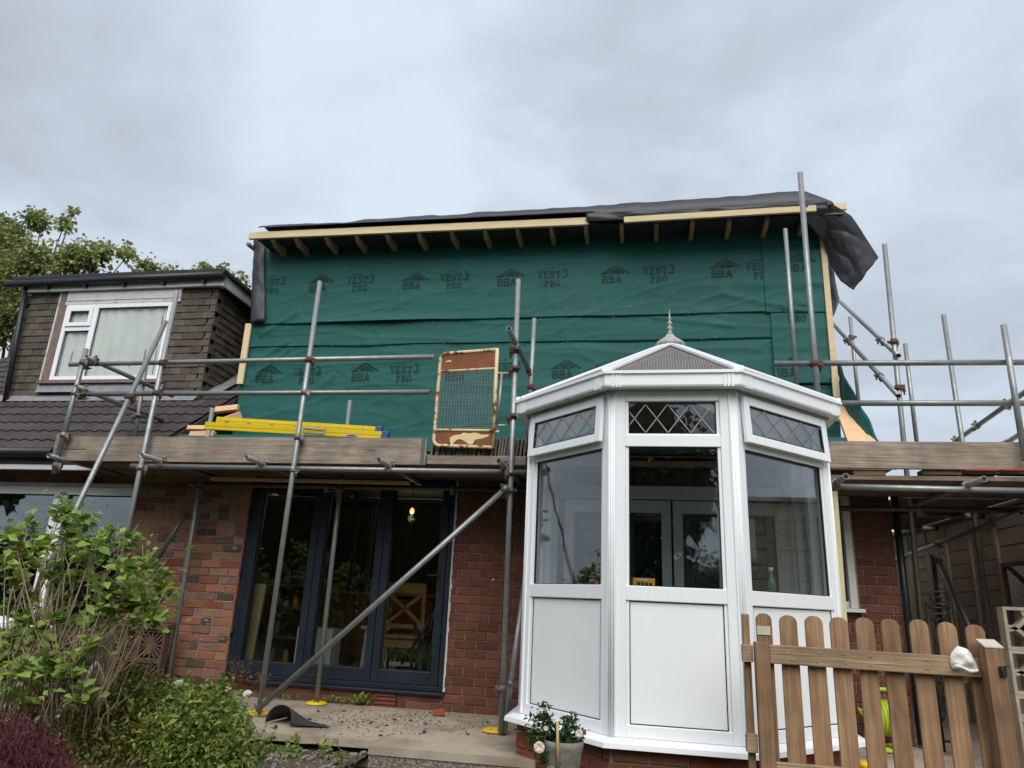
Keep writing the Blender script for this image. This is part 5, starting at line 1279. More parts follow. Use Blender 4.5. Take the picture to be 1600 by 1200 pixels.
O('crank', MB().tube([(hp.x-.09, hp.y, .24), (hp.x-.14, hp.y, .24), (hp.x-.14, hp.y-.02, .12), (hp.x-.18, hp.y-.02, .12)], .012, 8), 'lime', hr)
for sy in (-.15, .17): O('foot_bar', MB().tube([(hp.x-.11, hp.y+sy, .013), (hp.x+.11, hp.y+sy, .013)], .015, 8), 'lime', hr)
hl = pz(1342, 1160, .0)
O('loose_hose', MB().tube([(hp.x-.1, hp.y, .25), (hp.x-.2, hp.y+.02, .30), (hl.x, hp.y, .22), (hl.x-.02, hp.y, .08), (hl.x+.05, hp.y-.05, .02), (hl.x+.14, hp.y-.1, .02)], .012, 8), 'lime', hr)

# ------------------------------------------------------------------ concrete sectional garage
GX = 3.55
gar = T('garage', (GX+1.5, 2, 0), 'cream concrete panel garage with dark side window beyond the scaffold', 'garage')
O('core', MB().box(GX+.02, GX+3, -2.2, 6.0, -.05, 2.12), 'cream_render', gar)
gyw = pxx(1569, 900, GX).y
for k in range(13):
    y0 = -2.2+k*.62
    zr = [(.0, 1.0), (1.60, 2.1)] if (y0+.3 < gyw and y0+.3 > gyw-1.0) else [(.0, 2.1)]
    for (za, zb_) in zr:
        nz_ = max(1, round((zb_-za)/.15))
        for i in range(nz_): O('panel_course', MB().box(GX-.01, GX+.02, y0+.03, y0+.575, za+i*(zb_-za)/nz_, za+(i+.93)*(zb_-za)/nz_), 'cream_render', gar, .004)
    O('pilaster', MB().box(GX-.035, GX+.02, y0+.58, y0+.65, 0, 2.1), 'cream_render', gar, .005)
gw_ = E('garage_window', gar, (GX, 0, 1.0))
O('window_frame', MB().box(GX-.03, GX+.0, gyw-.9, gyw-.86, 1.0, 1.60).box(GX-.03, GX, gyw-.04, gyw, 1.0, 1.60).box(GX-.03, GX, gyw-.86, gyw-.04, 1.0, 1.04).box(GX-.03, GX, gyw-.86, gyw-.04, 1.56, 1.60), 'weather_wood', gw_)
O('pane', MB().box(GX-.008, GX-.004, gyw-.86, gyw-.04, 1.04, 1.56), 'pane_window', gw_); O('dark_back', MB().box(GX+.005, GX+.015, gyw-.86, gyw-.04, 1.04, 1.56), 'gasket', gw_)
O('roof_sheet', MB().obox((GX-.12, -2.3, 2.13), (3.2, 0, .4), (0, 8.4, 0), (0, 0, .04)), 'cream_render', gar)
# louvred door and grey hut wall far down the passage
lv = T('louvre_panel', (3.0, 2.6, 0), 'white louvred panel standing against the garage wall', 'panel')
A_, B_ = py(1464, 918, 2.4), py(1484, 970, 2.4)
O('panel_frame', MB().box(A_.x-.03, A_.x, 2.38, 2.42, 0, A_.z+.04).box(B_.x, B_.x+.03, 2.38, 2.42, 0, A_.z+.04).box(A_.x, B_.x, 2.38, 2.42, A_.z, A_.z+.04), 'white_paint', lv)
for k in range(22): O('slat', MB().obox((A_.x, 2.385, A_.z-.05*(k+1)), (B_.x-A_.x, 0, 0), (0, .02, .02), (0, .004, .012)), 'white_paint', lv)
# far outhouse with tile roof
oh = T('outhouse', (3.0, 7.5, 0), 'distant outhouse with small tiled roof and pale eaves', 'outhouse')
A_, B_ = py(1404, 880, 7.5), py(1442, 915, 7.5)
O('outhouse_wall', MB().box(A_.x-.3, A_.x+3, 7.9, 8.2, -.3, B_.z), 'gasket', oh)
O('eaves_board', MB().box(A_.x-.3, A_.x+3, 7.42, 7.5, B_.z-.05, B_.z+.05), 'white_paint', oh)
tme2 = MB().box(-.12, .12, -.03, .03, -.08, .10).mesh('roof_tile'); tme2.materials.append(MATS['hung_tile'])
for i in range(6):
    for k in range(9): inst('roof_tile', tme2, (A_.x-.2+k*.25+(i % 2)*.12, 7.48+i*.09, B_.z+.10+i*.11), oh, Matrix.Rotation(-.6, 3, 'X') @ Matrix.Rotation(random.uniform(-.05, .05), 3, 'Y'))
O('yellow_edge', MB().box(A_.x-.02, A_.x+.04, 7.3, 7.35, .6, A_.z), 'insulation', oh)
O('yellow_edge', MB().box(A_.x, A_.x+.5, 7.28, 7.33, B_.z-.45, B_.z-.1), 'insulation', oh)
wbp = py(1443, 920, 4.5)
wb = O('white_post', MB().box(wbp.x-.05, wbp.x+.05, 4.5, 4.6, 0, py(1440, 882, 4.5).z), 'white_paint'); tag(wb, 'cream upright post in the passage behind the scaffold', 'post')
# wrought iron gate leaf
ig = T('iron_gate', (2.55, -.35, 0), 'black wrought iron gate with curled scrolls beside the brick corner', 'gate')
g0, g1 = py(1450, 928, -.3), py(1492, 1100, -.3)
gx0, gx1, gzt = g0.x-.02, g0.x+.16, g0.z-.06
for x in (gx0, gx1): O('upright', MB().tube([(x, -.3, .02), (x, -.3, gzt)], .012, 8), 'iron_black', ig)
for z in (.1, .55, gzt-.05): O('cross_rail', MB().tube([(gx0, -.3, z), (gx1, -.3, z)], .010, 8), 'iron_black', ig)
def scroll(cx, cz, r, s0=1, turns=1.4):
    return [Vector((cx+s0*r*(1-k/26)*math.cos(k*turns*2*math.pi/22), -.3, cz+r*(1-k/26)*math.sin(k*turns*2*math.pi/22))) for k in range(22)]
for cz, s0 in ((gzt+.02, 1), (gzt-.16, -1), (gzt-.32, 1), (.42, 1), (.25, -1), (.70, -1)): O('scroll', MB().tube(scroll((gx0+gx1)/2, cz, .075, s0), .009, 6), 'iron_black', ig)
# ------------------------------------------------------------------ pierced screen walls
def block(mat, size, dep, style):
    m = MB(); s = size/2; t = size*.075
    for q in ((-s, s, -s, -s+t), (-s, s, s-t, s), (-s, -s+t, -s+t, s-t), (s-t, s, -s+t, s-t)): m.box(q[0], q[1], -dep/2, dep/2, q[2], q[3])
    def arcbar(cx, cz, r, a0, a1, w_):
        n_ = 8
        for k in range(n_):
            a, b = math.radians(a0+(a1-a0)*k/n_), math.radians(a0+(a1-a0)*(k+1)/n_)
            m.prism([(cx+(r-w_/2)*math.cos(a), -dep*.42, cz+(r-w_/2)*math.sin(a)), (cx+(r+w_/2)*math.cos(a), -dep*.42, cz+(r+w_/2)*math.sin(a)), (cx+(r+w_/2)*math.cos(b), -dep*.42, cz+(r+w_/2)*math.sin(b)), (cx+(r-w_/2)*math.cos(b), -dep*.42, cz+(r-w_/2)*math.sin(b))], (0, dep*.84, 0))
    if style == 'petal':
        for cx, cz, a0 in ((-s, -s, 0), (s, -s, 90), (s, s, 180), (-s, s, 270)): arcbar(cx, cz, size*.55, a0+5, a0+85, size*.085)
    else:
        for a, b in (((-s, -s), (s, s)), ((-s, s), (s, -s)), ((0, -s), (0, s)), ((-s, 0), (s, 0))): m.bar((a[0]*.95, 0, a[1]*.95), (b[0]*.95, 0, b[1]*.95), (0, 1, 0), dep*.8, size*.06)
        for cx, cz, a0 in ((0, -s, 45), (0, s, 225), (-s, 0, -45), (s, 0, 135)): arcbar(cx, cz, size*.48, a0-10, a0+100, size*.05)
    me = m.mesh('screen_block'); me.materials.append(MATS[mat]); return me
sw = T('screen_wall', (3.3, -1.35, 0), 'cream pierced concrete screen wall at the right edge of the yard', 'screen wall')
q0 = py(1559, 947, -1.35); bm_ = block('screen_block', .285, .09, 'petal')
for i in range(5):
    for k in range(4): inst('screen_block', bm_, (q0.x+.15+k*.287, -1.35, q0.z-.145-i*.287), sw)
sw2 = T('screen_wall', (-5.2, -.35, 0), 'brown pierced block screen wall between the two houses', 'screen wall')
q1 = py(264, 985, -.3); bm2 = block('screen_brown', .285, .09, 'star')
for i in range(4):
    for k in range(4): inst('screen_block', bm2, (q1.x-.145-k*.287, -.3, q1.z-.145-i*.287), sw2)
O('coping', MB().box(q1.x-1.3, q1.x+.03, -.37, -.23, q1.z+.004, q1.z+.06), 'screen_brown', sw2, .006)
# ------------------------------------------------------------------ foliage
def leafcloud(name, pts, dirs, sizes, mat, parent, width=.45, fold=.18, kind=None, droop=.15, seed=1):
    """one mesh of folded six-point leaves; pts Nx3, dirs Nx3"""
    r = np.random.default_rng(seed); P = np.asarray(pts, float); D = np.asarray(dirs, float); D /= np.linalg.norm(D, axis=1)[:, None]+1e-9
    n = len(P); s = np.asarray(sizes, float).reshape(-1, 1)*np.ones((n, 1))
    up = r.normal(size=(n, 3))*.55+np.array([0, -.25, 1.0]); W = np.cross(D, up); W /= np.linalg.norm(W, axis=1)[:, None]+1e-9; Nn = np.cross(W, D)
    base = P; mid = P+D*s*.5; tip = P+D*s+np.array([0, 0, -1.])*s*droop
    v = np.stack([base, mid+W*s*width*.5+Nn*s*fold*.5, mid-Nn*s*fold*.12, mid-W*s*width*.5+Nn*s*fold*.5, tip], 1).reshape(-1, 3)
    c = v.mean(0); v = v-c
    idx = np.arange(n)[:, None]*5
    f = np.concatenate([idx+np.array([[0, 1, 2]]), idx+np.array([[1, 4, 2]]), idx+np.array([[0, 2, 3]]), idx+np.array([[2, 4, 3]])], 1).reshape(-1, 3)
    me = bpy.data.meshes.new(name); me.vertices.add(len(v)); me.vertices.foreach_set('co', v.ravel()); me.loops.add(f.size); me.loops.foreach_set('vertex_index', f.ravel().astype(np.int32))
    me.polygons.add(len(f)); me.polygons.foreach_set('loop_start', np.arange(0, f.size, 3, dtype=np.int32)); me.update(calc_edges=True)
    at = me.attributes.new('tone', 'FLOAT', 'POINT'); at.data.foreach_set('value', np.repeat(r.random(n), 5).astype(np.float32))
    me.materials.append(MATS[mat]); o = bpy.data.objects.new(name, me); COL.objects.link(o); c = Vector(c); WORG[o.name] = c; o.parent = parent; o.location = c-worg(parent)
    if kind: o['kind'] = kind
    return o
def sph(n, r_):
    d = r_.normal(size=(n, 3)); return d/np.linalg.norm(d, axis=1)[:, None]
def lobes(L_, per, r_, shell=.55):
    """points spread in the outer part of many ellipsoid lobes"""
    P, D = [], []
    for (c, rad) in L_:
        n = max(6, int(per*rad*rad)); d = sph(n, r_); q = (shell+(1-shell)*r_.random((n, 1))**.6); jit = 1+.27*r_.normal(size=(n, 1))
        P.append(np.array(c)+d*q*rad*jit*np.array([1, 1, .85])); D.append(d*.7+sph(n, r_)*.7+np.array([0, 0, -.15]))
    return np.concatenate(P), np.concatenate(D)

# ---- sycamore behind the neighbour's dormer
rt = np.random.default_rng(3)
YT = 9.0
tr_c = py(60, 480, YT)
tree = T('broadleaf_tree', (tr_c.x, YT, -.5), 'tall green leafy tree rising behind the tile-hung dormer', 'tree')
LB = []
for (a, b, r_) in ((-30, 380, 55), (15, 365, 38), (60, 352, 28), (62, 333, 12), (105, 345, 18), (112, 332, 9), (120, 330, 7), (-10, 440, 70), (60, 420, 55), (115, 410, 38), (150, 402, 26), (150, 385, 12), (190, 402, 20), (205, 393, 10), (235, 420, 22), (265, 428, 16), (290, 432, 12), (322, 412, 10), (318, 425, 12), (345, 428, 13), (352, 415, 8), (375, 432, 9), (382, 445, 10), (-20, 510, 60), (60, 480, 50), (160, 440, 40), (230, 450, 30), (320, 450, 25)):
    k_ = 16.5/FPX; c = py(a, b, YT+random.uniform(-1.0, 1.2)); n_ = 3 if r_ > 20 else 1
    for _ in range(n_): LB.append((c+Vector((random.uniform(-1, 1), random.uniform(-1, 1), random.uniform(-1, 1)))*r_*k_*.5, r_*k_*(.8 if n_ > 1 else 1)))
P_, D_ = lobes(LB, 2000, rt, .12)
leafcloud('crown', P_, D_, .095+.06*rt.random(len(P_)), 'leaf_tree', tree, width=.75, kind='stuff', seed=5)
base = Vector((tr_c.x-.6, YT, -.5))
m = MB().tube([base, base+Vector((.1, 0, 2.2)), base+Vector((.3, .1, 4.2)), base+Vector((.2, .1, 5.6)), base+Vector((.5, 0, 7.2))], [.26, .22, .17, .12, .05], 10)
O('trunk', m, 'bark', tree)
for k in range(26):
    c = LB[k*len(LB)//26][0]; s_ = base+Vector((.2, .1, 3.4+2.0*random.random())); md = s_.lerp(Vector(c), .5)+Vector((random.uniform(-.2, .2), 0, .25))
    O('limb', MB().tube([s_, md, Vector(c)], [.07, .04, .012], 6), 'bark', tree)
# ---- garden trees behind the photographer, mirrored in the panes
def garden_tree(x, y, h, r_, lab, sd, per=150, lf=.42):
    q = np.random.default_rng(sd); t = T('garden_tree', (x, y, -.5), lab, 'tree', 'trees at the end of the garden')
    L2 = []
    for k in range(22):
        a_ = q.random()*6.28; rr = r_*.6*q.random()**.5; L2.append((Vector((x+rr*math.cos(a_), y+rr*math.sin(a_), h*(.10+.78*q.random()))), r_*(.30+.22*q.random())))
    P, D = lobes(L2, per, q, .3); leafcloud('crown', P, D, lf*(1+.45*q.random(len(P))), 'leaf_dark', t, width=.8, kind='stuff', seed=sd)
    Pi, Di = lobes([(c_, rr_*.8) for c_, rr_ in L2], 90, q, .1); leafcloud('inner_leaves', Pi, Di, .75, 'leaf_dark', t, width=.9, kind='stuff', seed=sd+1)
    O('trunk', MB().tube([(x, y, -.5), (x+.1, y, h*.35), (x, y+.1, h*.8)], [.3, .2, .06], 10), 'bark', t)
garden_tree(-1.5, -20.0, 11.0, 4.2, 'large dark tree mirrored in the centre conservatory pane', 11, 360, .22)
garden_tree(-10.5, -20.5, 9.5, 4.6, 'dense dark tree mirrored in the bifold doors', 12)
garden_tree(-15.2, -19.0, 8.5, 3.2, 'rounded dark tree mirrored in the left bifold pane', 13)
garden_tree(-30.0, -19.5, 8.0, 3.0, 'dark tree mirrored in the neighbouring lounge window', 14)
garden_tree(13.0, -22.0, 4.2, 3.4, 'low dark tree mirrored in the right conservatory pane', 15)
hd = T('hedge', (-8, -24, -.5), 'long dark hedge closing the end of the garden', 'hedge')
qh = np.random.default_rng(20)
def hbody(u, v):
    a_ = math.pi*v; x = -36+60*u; return (x, -24.3+(.9+.3*fbm(x*.5, v*3))*math.cos(a_), -.6+(3.2+.5*fbm(x*.35, 2))*math.sin(a_)**.6)
O('hedge_body', MB().grid(hbody, 140, 14), 'leaf_dark', hd)
nh = 26000; Ph = np.stack([qh.uniform(-36, 24, nh), -23.4+qh.normal(0, .35, nh), -.5+3.6*qh.random(nh)], 1)
leafcloud('hedge_leaves', Ph, sph(nh, qh), .2, 'leaf_dark', hd, width=.8, kind='stuff', seed=21)

# ---- hydrangea with bare stems
YH = -2.2
hy = T('hydrangea_bush', py(95, 1130, YH), 'large leafy bush with bare tan stems in the left foreground', 'bush')
def hleaf(seed):
    m = MB(); s = .108; n_ = 5
    r2 = random.Random(seed); cur = r2.uniform(.1, .35)
    prof = [0, .20, .33, .34, .22, 0]
    for k in range(n_):
        a, b = k/n_, (k+1)/n_
        za, zb_ = -cur*a*a*s, -cur*b*b*s
        for sg in (1, -1):
            q = [(0, a*s, za), (0, b*s, zb_), (sg*prof[k+1]*s, b*s, zb_+.16*prof[k+1]*s*2), (sg*prof[k]*s, a*s, za+.16*prof[k]*s*2)]
            q2 = [q[0]]
            for p in q[1:]:
                if p != q2[-1] and p != q[0]: q2.append(p)
            if len(q2) >= 3: m.poly(q2 if sg < 0 else q2[::-1], True)
    me = m.mesh('leaf'); at = me.attributes.new('tone', 'FLOAT', 'POINT'); v_ = r2.random(); at.data.foreach_set('value', [v_]*len(me.vertices)); me.materials.append(MATS['leaf_hydrangea']); return me
HL = [hleaf(k) for k in range(9)]
tufts = [(103, 786), (95, 800), (130, 808), (165, 828), (205, 838), (190, 850), (45, 818), (20, 832), (75, 842), (60, 872), (30, 902), (140, 868), (195, 880), (232, 872), (252, 890), (258, 915), (243, 932), (238, 955), (214, 960), (180, 918), (150, 938), (120, 895), (95, 930), (40, 962), (15, 945), (60, 985), (28, 985), (112, 1008), (125, 1030), (140, 1005), (8, 870), (55, 845), (175, 945), (205, 915), (228, 905), (85, 890), (5, 1000), (60, 960), (105, 830), (150, 850), (128, 842), (20, 1020), (85, 960), (140, 965), (200, 940), (105, 965), (50, 925), (160, 905), (75, 1020), (215, 935), (30, 860), (15, 1050), (60, 1045), (95, 1060), (40, 1085), (130, 1075), (85, 1000), (8, 1080), (110, 1045), (35, 1035)]
cnt = 0; LP, LD, LSZ = [], [], []
heads = []
rh = random.Random(5)
allleaf = []
for k, (a, b) in enumerate(tufts):
    Y = YH + rh.uniform(-.32, .42) + (-.30 if b > 1000 else 0); c = py(a, b, Y); heads.append(c)
    n_ = rh.randrange(17, 26)
    for j in range(n_):
        az = j*2.4+rh.uniform(-.4, .4); lift = rh.uniform(-.25, 1.25); d = Vector((math.cos(az), math.sin(az), lift)).normalized(); sc_ = rh.uniform(.55, 1.15)
        o_ = c + Vector((0, 0, -.10*rh.random())) + d*.012; allleaf.append((o_, d, sc_))
allleaf.sort(key=lambda t: -t[2]/(t[0].y+8))
for k, (o_, d, sc_) in enumerate(allleaf):
    if k < 298:
        up = Vector((rh.uniform(-.5, .5), rh.uniform(-.7, .2), 1)); x_ = d.cross(up).normalized(); z_ = x_.cross(d).normalized()
        inst('leaf', HL[rh.randrange(9)], o_, hy, Matrix((x_, d, z_)).transposed(), (sc_, sc_, sc_))
    else: LP.append(o_); LD.append(d); LSZ.append(.108*sc_)
for k in range(900):
    c = rh.choice(heads); LP.append(c+Vector((rh.gauss(0, .09), rh.gauss(0, .12), rh.gauss(-.08, .09)))); LD.append(Vector((rh.gauss(0, 1), rh.gauss(0, 1), rh.gauss(.1, .5)))); LSZ.append(rh.uniform(.05, .095))
leafcloud('inner_leaves', LP, LD, LSZ, 'leaf_hydrangea', hy, width=.62, kind='stuff', seed=8)
main = []
for k, c in enumerate(heads):
    t = rh.random(); bpx = 10+150*rh.random()*(.4+.6*c.x/heads[0].x if False else 1); b0 = py(-10+160*rh.random(), 1128+25*rh.random(), YH+rh.uniform(-.25, .3))
    m_ = b0.lerp(c, .55)+Vector((rh.uniform(-.06, .02), rh.uniform(-.05, .05), rh.uniform(-.04, .03)))
    O('stem', MB().tube([b0, b0.lerp(m_, .5)+Vector((rh.uniform(-.02, .02), 0, 0)), m_, c], [.0085, .0075, .006, .004], 6), 'stem', hy); main.append((b0, m_, c))
m = MB()
for k in range(240):
    b0, m_, c = rh.choice(main); t = rh.uniform(.25, .95); s_ = b0.lerp(m_, t*2) if t < .5 else m_.lerp(c, t*2-1)
    d = (c-b0).normalized()*rh.uniform(.12, .34)+Vector((rh.uniform(-.12, .14), rh.uniform(-.1, .1), rh.uniform(-.02, .1)))
    m.tube([s_, s_+d*.5+Vector((rh.uniform(-.02, .02), 0, rh.uniform(-.015, .015))), s_+d], [.0042, .0034, .0022], 5)
for k in range(110):
    b0 = py(-20+200*rh.random(), 1132+24*rh.random(), YH+rh.uniform(-.4, .35)); tp = b0+Vector((rh.uniform(-.12, .30), rh.uniform(-.1, .1), rh.uniform(.25, .8)))
    q1 = b0.lerp(tp, .33)+Vector((rh.uniform(-.06, .05), rh.uniform(-.03, .03), rh.uniform(-.01, .05))); q2 = b0.lerp(tp, .68)+Vector((rh.uniform(-.05, .05), rh.uniform(-.03, .03), rh.uniform(-.02, .04)))
    r0 = rh.uniform(.0025, .0055); m.tube([b0, q1, q2, tp], [r0, r0*.85, r0*.7, r0*.4], 5)
    if rh.random() < .6: f_ = q2+Vector((rh.uniform(-.1, .14), rh.uniform(-.06, .06), rh.uniform(.05, .2))); m.tube([q2, q2.lerp(f_, .5)+Vector((.012, 0, 0)), f_], [r0*.6, r0*.5, r0*.3], 5)
O('twigs', m, 'stem', hy, kind='stuff')

# ---- low mixed shrubs along the patio edge
def shrub(nm, lab, L_, per, size, mats, sd, cat='shrub', y=-2.2):
    q = np.random.default_rng(sd); c0 = py(L_[0][0], L_[0][1]+L_[0][2], y); t = T(nm, (c0.x, y, bedz(c0.x, y)), lab, cat)
    LL = []
    for (a, b, r_, dy) in L_: LL.append((py(a, b, y+dy), r_*(y+dy+7.14+.3)/FPX))
    P, D = lobes(LL, per, q, .3); sz = size*(.6+.8*q.random(len(P))); pick = q.random(len(P)); lo_ = 0
    for (mt, sh_, nm2) in mats:
        k = (pick >= lo_) & (pick < lo_+sh_); lo_ += sh_
        if k.sum() > 3: leafcloud(nm2, P[k], D[k], sz[k], mt, t, width=.5, kind='stuff', seed=sd+3)
    SP, SD, SZ = [], [], []; m = MB()
    for (c, r_) in LL:
        for _ in range(max(2, int(r_*26))):
            d = Vector((random.gauss(0, .6), random.gauss(-.2, .5), random.uniform(.2, 1))).normalized(); b_ = Vector(c)+d*r_*.75; e_ = b_+d*random.uniform(.06, .17)+Vector((random.uniform(-.05, .05), 0, random.uniform(-.03, .04)))
            m.tube([b_, b_.lerp(e_, .5)+Vector((0, 0, .008)), e_], [.0025, .002, .0012], 4)
            for q_ in range(13): SP.append(b_.lerp(e_, random.uniform(.1, 1.05))); SD.append(Vector((random.gauss(0, 1), random.gauss(0, 1), random.gauss(.25, .5)))); SZ.append(size*random.uniform(.8, 1.9))
    leafcloud('sprig_leaves', SP, SD, SZ, mats[0][0], t, width=.42, kind='stuff', seed=sd+9)
    for (c, r_) in LL:
        for _ in range(4):
            e_ = Vector(c)+Vector((random.uniform(-1, 1), random.uniform(-1, 1), random.uniform(.2, 1)))*r_*.8; b_ = Vector((c.x+random.uniform(-.1, .1), c.y, bedz(c.x, c.y)-.05)); m.tube([b_, b_.lerp(e_, .6), e_], [.006, .005, .003], 5)
    O('stems', m, 'stem_green', t, kind='stuff')
    return t
shrub('feathery_shrub', 'mixed green and yellow leaved shrub below the bare stems', [(150, 1150, 60, 0), (205, 1120, 48, .1), (170, 1095, 30, .3), (225, 1085, 26, .35), (130, 1190, 55, -.2), (200, 1180, 55, -.1), (185, 1062, 16, .5), (215, 1060, 18, .5), (250, 1170, 40, -.1), (140, 1118, 22, .2)], 38000, .036, [('leaf_low', .78, 'leaves'), ('leaf_yellow', .17, 'yellow_leaves'), ('leaf_red', .05, 'red_leaves')], 31)
shrub('bushy_shrub', 'bright green low shrub spilling against the cracked patio edge', [(310, 1130, 48, 0), (345, 1115, 36, .1), (285, 1100, 34, .2), (270, 1150, 45, -.1), (345, 1160, 42, -.15), (300, 1185, 48, -.2), (365, 1140, 26, -.05), (240, 1090, 26, .2), (320, 1095, 22, .25), (365, 1185, 30, -.25)], 34000, .040, [('leaf_hydrangea', .62, 'leaves'), ('leaf_low', .33, 'dark_leaves'), ('leaf_red', .05, 'red_leaves')], 32)
shrub('ground_cover', 'small pale leaved plant under the broken slab edge', [(400, 1185, 20, 0), (425, 1180, 14, .05), (450, 1192, 14, 0), (478, 1195, 10, 0), (390, 1200, 26, -.1), (440, 1205, 16, -.1), (500, 1200, 12, .05), (525, 1196, 8, .1), (470, 1182, 7, .15), (415, 1170, 8, .2), (540, 1206, 12, 0)], 16000, .036, [('leaf_hydrangea', .8, 'leaves'), ('leaf_low', .2, 'dark_leaves')], 33, y=-2.05)
# weeds at the foot of the wall
def weed(lab, spots, h, n_, sd):
    q = random.Random(sd); p0 = pz(*spots[0], 0); t = T('weed', (p0.x, p0.y, 0), lab, 'weed', 'weeds along the foot of the wall'); P, D, Z = [], [], []
    for (a, b) in spots:
        c = pz(a, b, .0); c.y = min(c.y, -.05)
        for k in range(n_):
            az = q.random()*6.28; P.append(c+Vector((q.gauss(0, .03), q.gauss(0, .02), .01+h*.35*q.random()))); D.append(Vector((math.cos(az)*.5, math.sin(az)*.5-.1, q.uniform(.4, 1.3)))); Z.append(h*q.uniform(.5, 1.1))
    leafcloud('leaves', P, D, Z, 'leaf_hydrangea', t, width=.32, kind='stuff', seed=sd, droop=.25)
weed('tall green weed clump growing beside the air brick', [(571, 1100), (575, 1102), (560, 1101)], .13, 16, 1)
weed('low leafy weed growing under the middle bifold pane', [(527, 1098), (540, 1100), (520, 1097)], .07, 16, 2)
weed('short weed tuft growing beside the left scaffold foot', [(433, 1094), (440, 1095)], .06, 14, 3)
weed('flat weed tuft growing between the two left scaffold feet', [(455, 1095), (448, 1096)], .05, 14, 4)
# reddish stems by the door corner
rs = T('red_stem_plant', py(375, 1060, -.5), 'thin red stemmed plant at the left corner of the doors', 'plant'); m = MB(); P, D, Z = [], [], []
for k in range(26):
    b0 = py(340+70*rh.random(), 1082, -.45-.3*rh.random()); tp = b0+Vector((rh.uniform(-.12, .12), rh.uniform(-.05, .05), rh.uniform(.08, .32))); m.tube([b0, b0.lerp(tp, .5)+Vector((.01, 0, .01)), tp], [.004, .003, .002], 5)
    for j in range(9): P.append(b0.lerp(tp, rh.uniform(.2, 1))); D.append(Vector((rh.gauss(0, 1), rh.gauss(0, 1), rh.gauss(.3, .5)))); Z.append(rh.uniform(.02, .04))
O('stems', m, 'leaf_red', rs); leafcloud('leaves', P[::2], D[::2], Z[::2], 'leaf_low', rs, kind='stuff', seed=4); leafcloud('red_leaves', P[1::2], D[1::2], Z[1::2], 'leaf_red', rs, kind='stuff', seed=5)

# ---- red acer
qa = np.random.default_rng(9); YA = -3.2
ac0 = py(10, 1195, YA); ac = T('red_acer', (ac0.x, YA, bedz(ac0.x, YA)), 'dark red cut leaf maple mound at the lower left corner', 'shrub')
LL = [(py(a, b, YA+dy), r_*4.2/FPX) for a, b, r_, dy in ((-10, 1180, 62, .1), (25, 1195, 58, 0), (-20, 1150, 40, .2), (60, 1205, 40, -.05), (15, 1160, 36, .15), (45, 1185, 38, .05), (80, 1225, 30, 0), (0, 1230, 60, -.1))]
P, D = lobes(LL, 42000, qa, .55); D = D*np.array([1, 1, .6])+np.array([0.25, -.1, -.55])
leafcloud('leaves', P, D, .035+.03*qa.random(len(P)), 'leaf_acer', ac, width=.13, fold=.05, kind='stuff', seed=10, droop=.3)
m = MB()
for c, r_ in LL:
    for _ in range(5): e_ = Vector(c)+Vector((random.uniform(-1, 1), random.uniform(-1, 1), random.uniform(0, 1)))*r_*.7; m.tube([(ac0.x, YA, bedz(ac0.x, YA)), Vector((ac0.x, YA, -.2)).lerp(e_, .5)+Vector((0, 0, .06)), e_], [.012, .007, .003], 5)
O('branches', m, 'bark', ac)

# ---- potted rose in front of the conservatory corner
YR = -2.62
pc_ = py(880, 1182, YR); pot_top = py(880, 1156, YR).z
rp_ = T('stone_pot', (pc_.x, YR, pot_top-.32), 'grey stone pot carved with scrolls below the rose', 'pot')
O('pot_body', MB().lathe((pc_.x, YR, pot_top-.30), [(.06, 0), (.075, .03), (.098, .14), (.105, .24), (.115, .27), (.118, .30), (.105, .30), (.098, .26)], 26), 'stone_pot', rp_)
def spiral(cx, cz, r_, sg):
    pts = []
    for k in range(18):
        a_ = k*.55; rr = r_*(1-k/20); xx = cx+sg*rr*math.cos(a_); zz = cz+rr*math.sin(a_); dx_ = xx-pc_.x; yy = YR-math.sqrt(max(.001, .101**2-dx_*dx_)); pts.append(Vector((xx, yy, zz)))
    return pts
for cx, sg in ((.055, 1), (-.05, -1), (.0, 1)): O('carved_scroll', MB().tube(spiral(pc_.x+cx, pot_top-.13-.04*abs(sg), .045, sg), .008, 6), 'stone_pot', rp_)
O('pot_soil', MB().lathe((pc_.x, YR, pot_top-.03), [(.095, 0), (.095, .01)], 20), 'soil', rp_)
ro = T('rose_bush', (pc_.x, YR, pot_top-.03), 'small rose bush with pale blooms in the stone pot', 'rose')
P, D, Z = [], [], []; tips = [(820, 1138), (828, 1122), (838, 1112), (848, 1098), (845, 1115), (858, 1130), (880, 1125), (895, 1118), (902, 1128), (893, 1140), (910, 1150), (862, 1150), (830, 1150), (850, 1165), (840, 1178), (868, 1140), (888, 1160), (842, 1190), (852, 1182), (835, 1168), (862, 1172), (848, 1195), (830, 1160), (870, 1160)]
for k, (a, b) in enumerate(tips):
    tp = py(a, b, YR+rh.uniform(-.08, .08)); b0 = Vector((pc_.x+rh.uniform(-.05, .05), YR+rh.uniform(-.03, .03), pot_top-.03)); md = b0.lerp(tp, .55)+Vector((rh.uniform(-.02, .02), 0, .02))
    O('stem', MB().tube([b0, md, tp], [.004, .003, .002], 6), 'stem_green', ro)
    for j in range(34):
        q = md.lerp(tp, rh.random()) if rh.random() < .7 else b0.lerp(md, rh.random()); P.append(q+Vector((rh.gauss(0, .02), rh.gauss(0, .02), rh.gauss(0, .015)))); D.append(Vector((rh.gauss(0, 1), rh.gauss(0, 1), rh.gauss(.1, .6)))); Z.append(rh.uniform(.026, .05))
leafcloud('leaves', P, D, Z, 'leaf_rose', ro, width=.55, kind='stuff', seed=14)
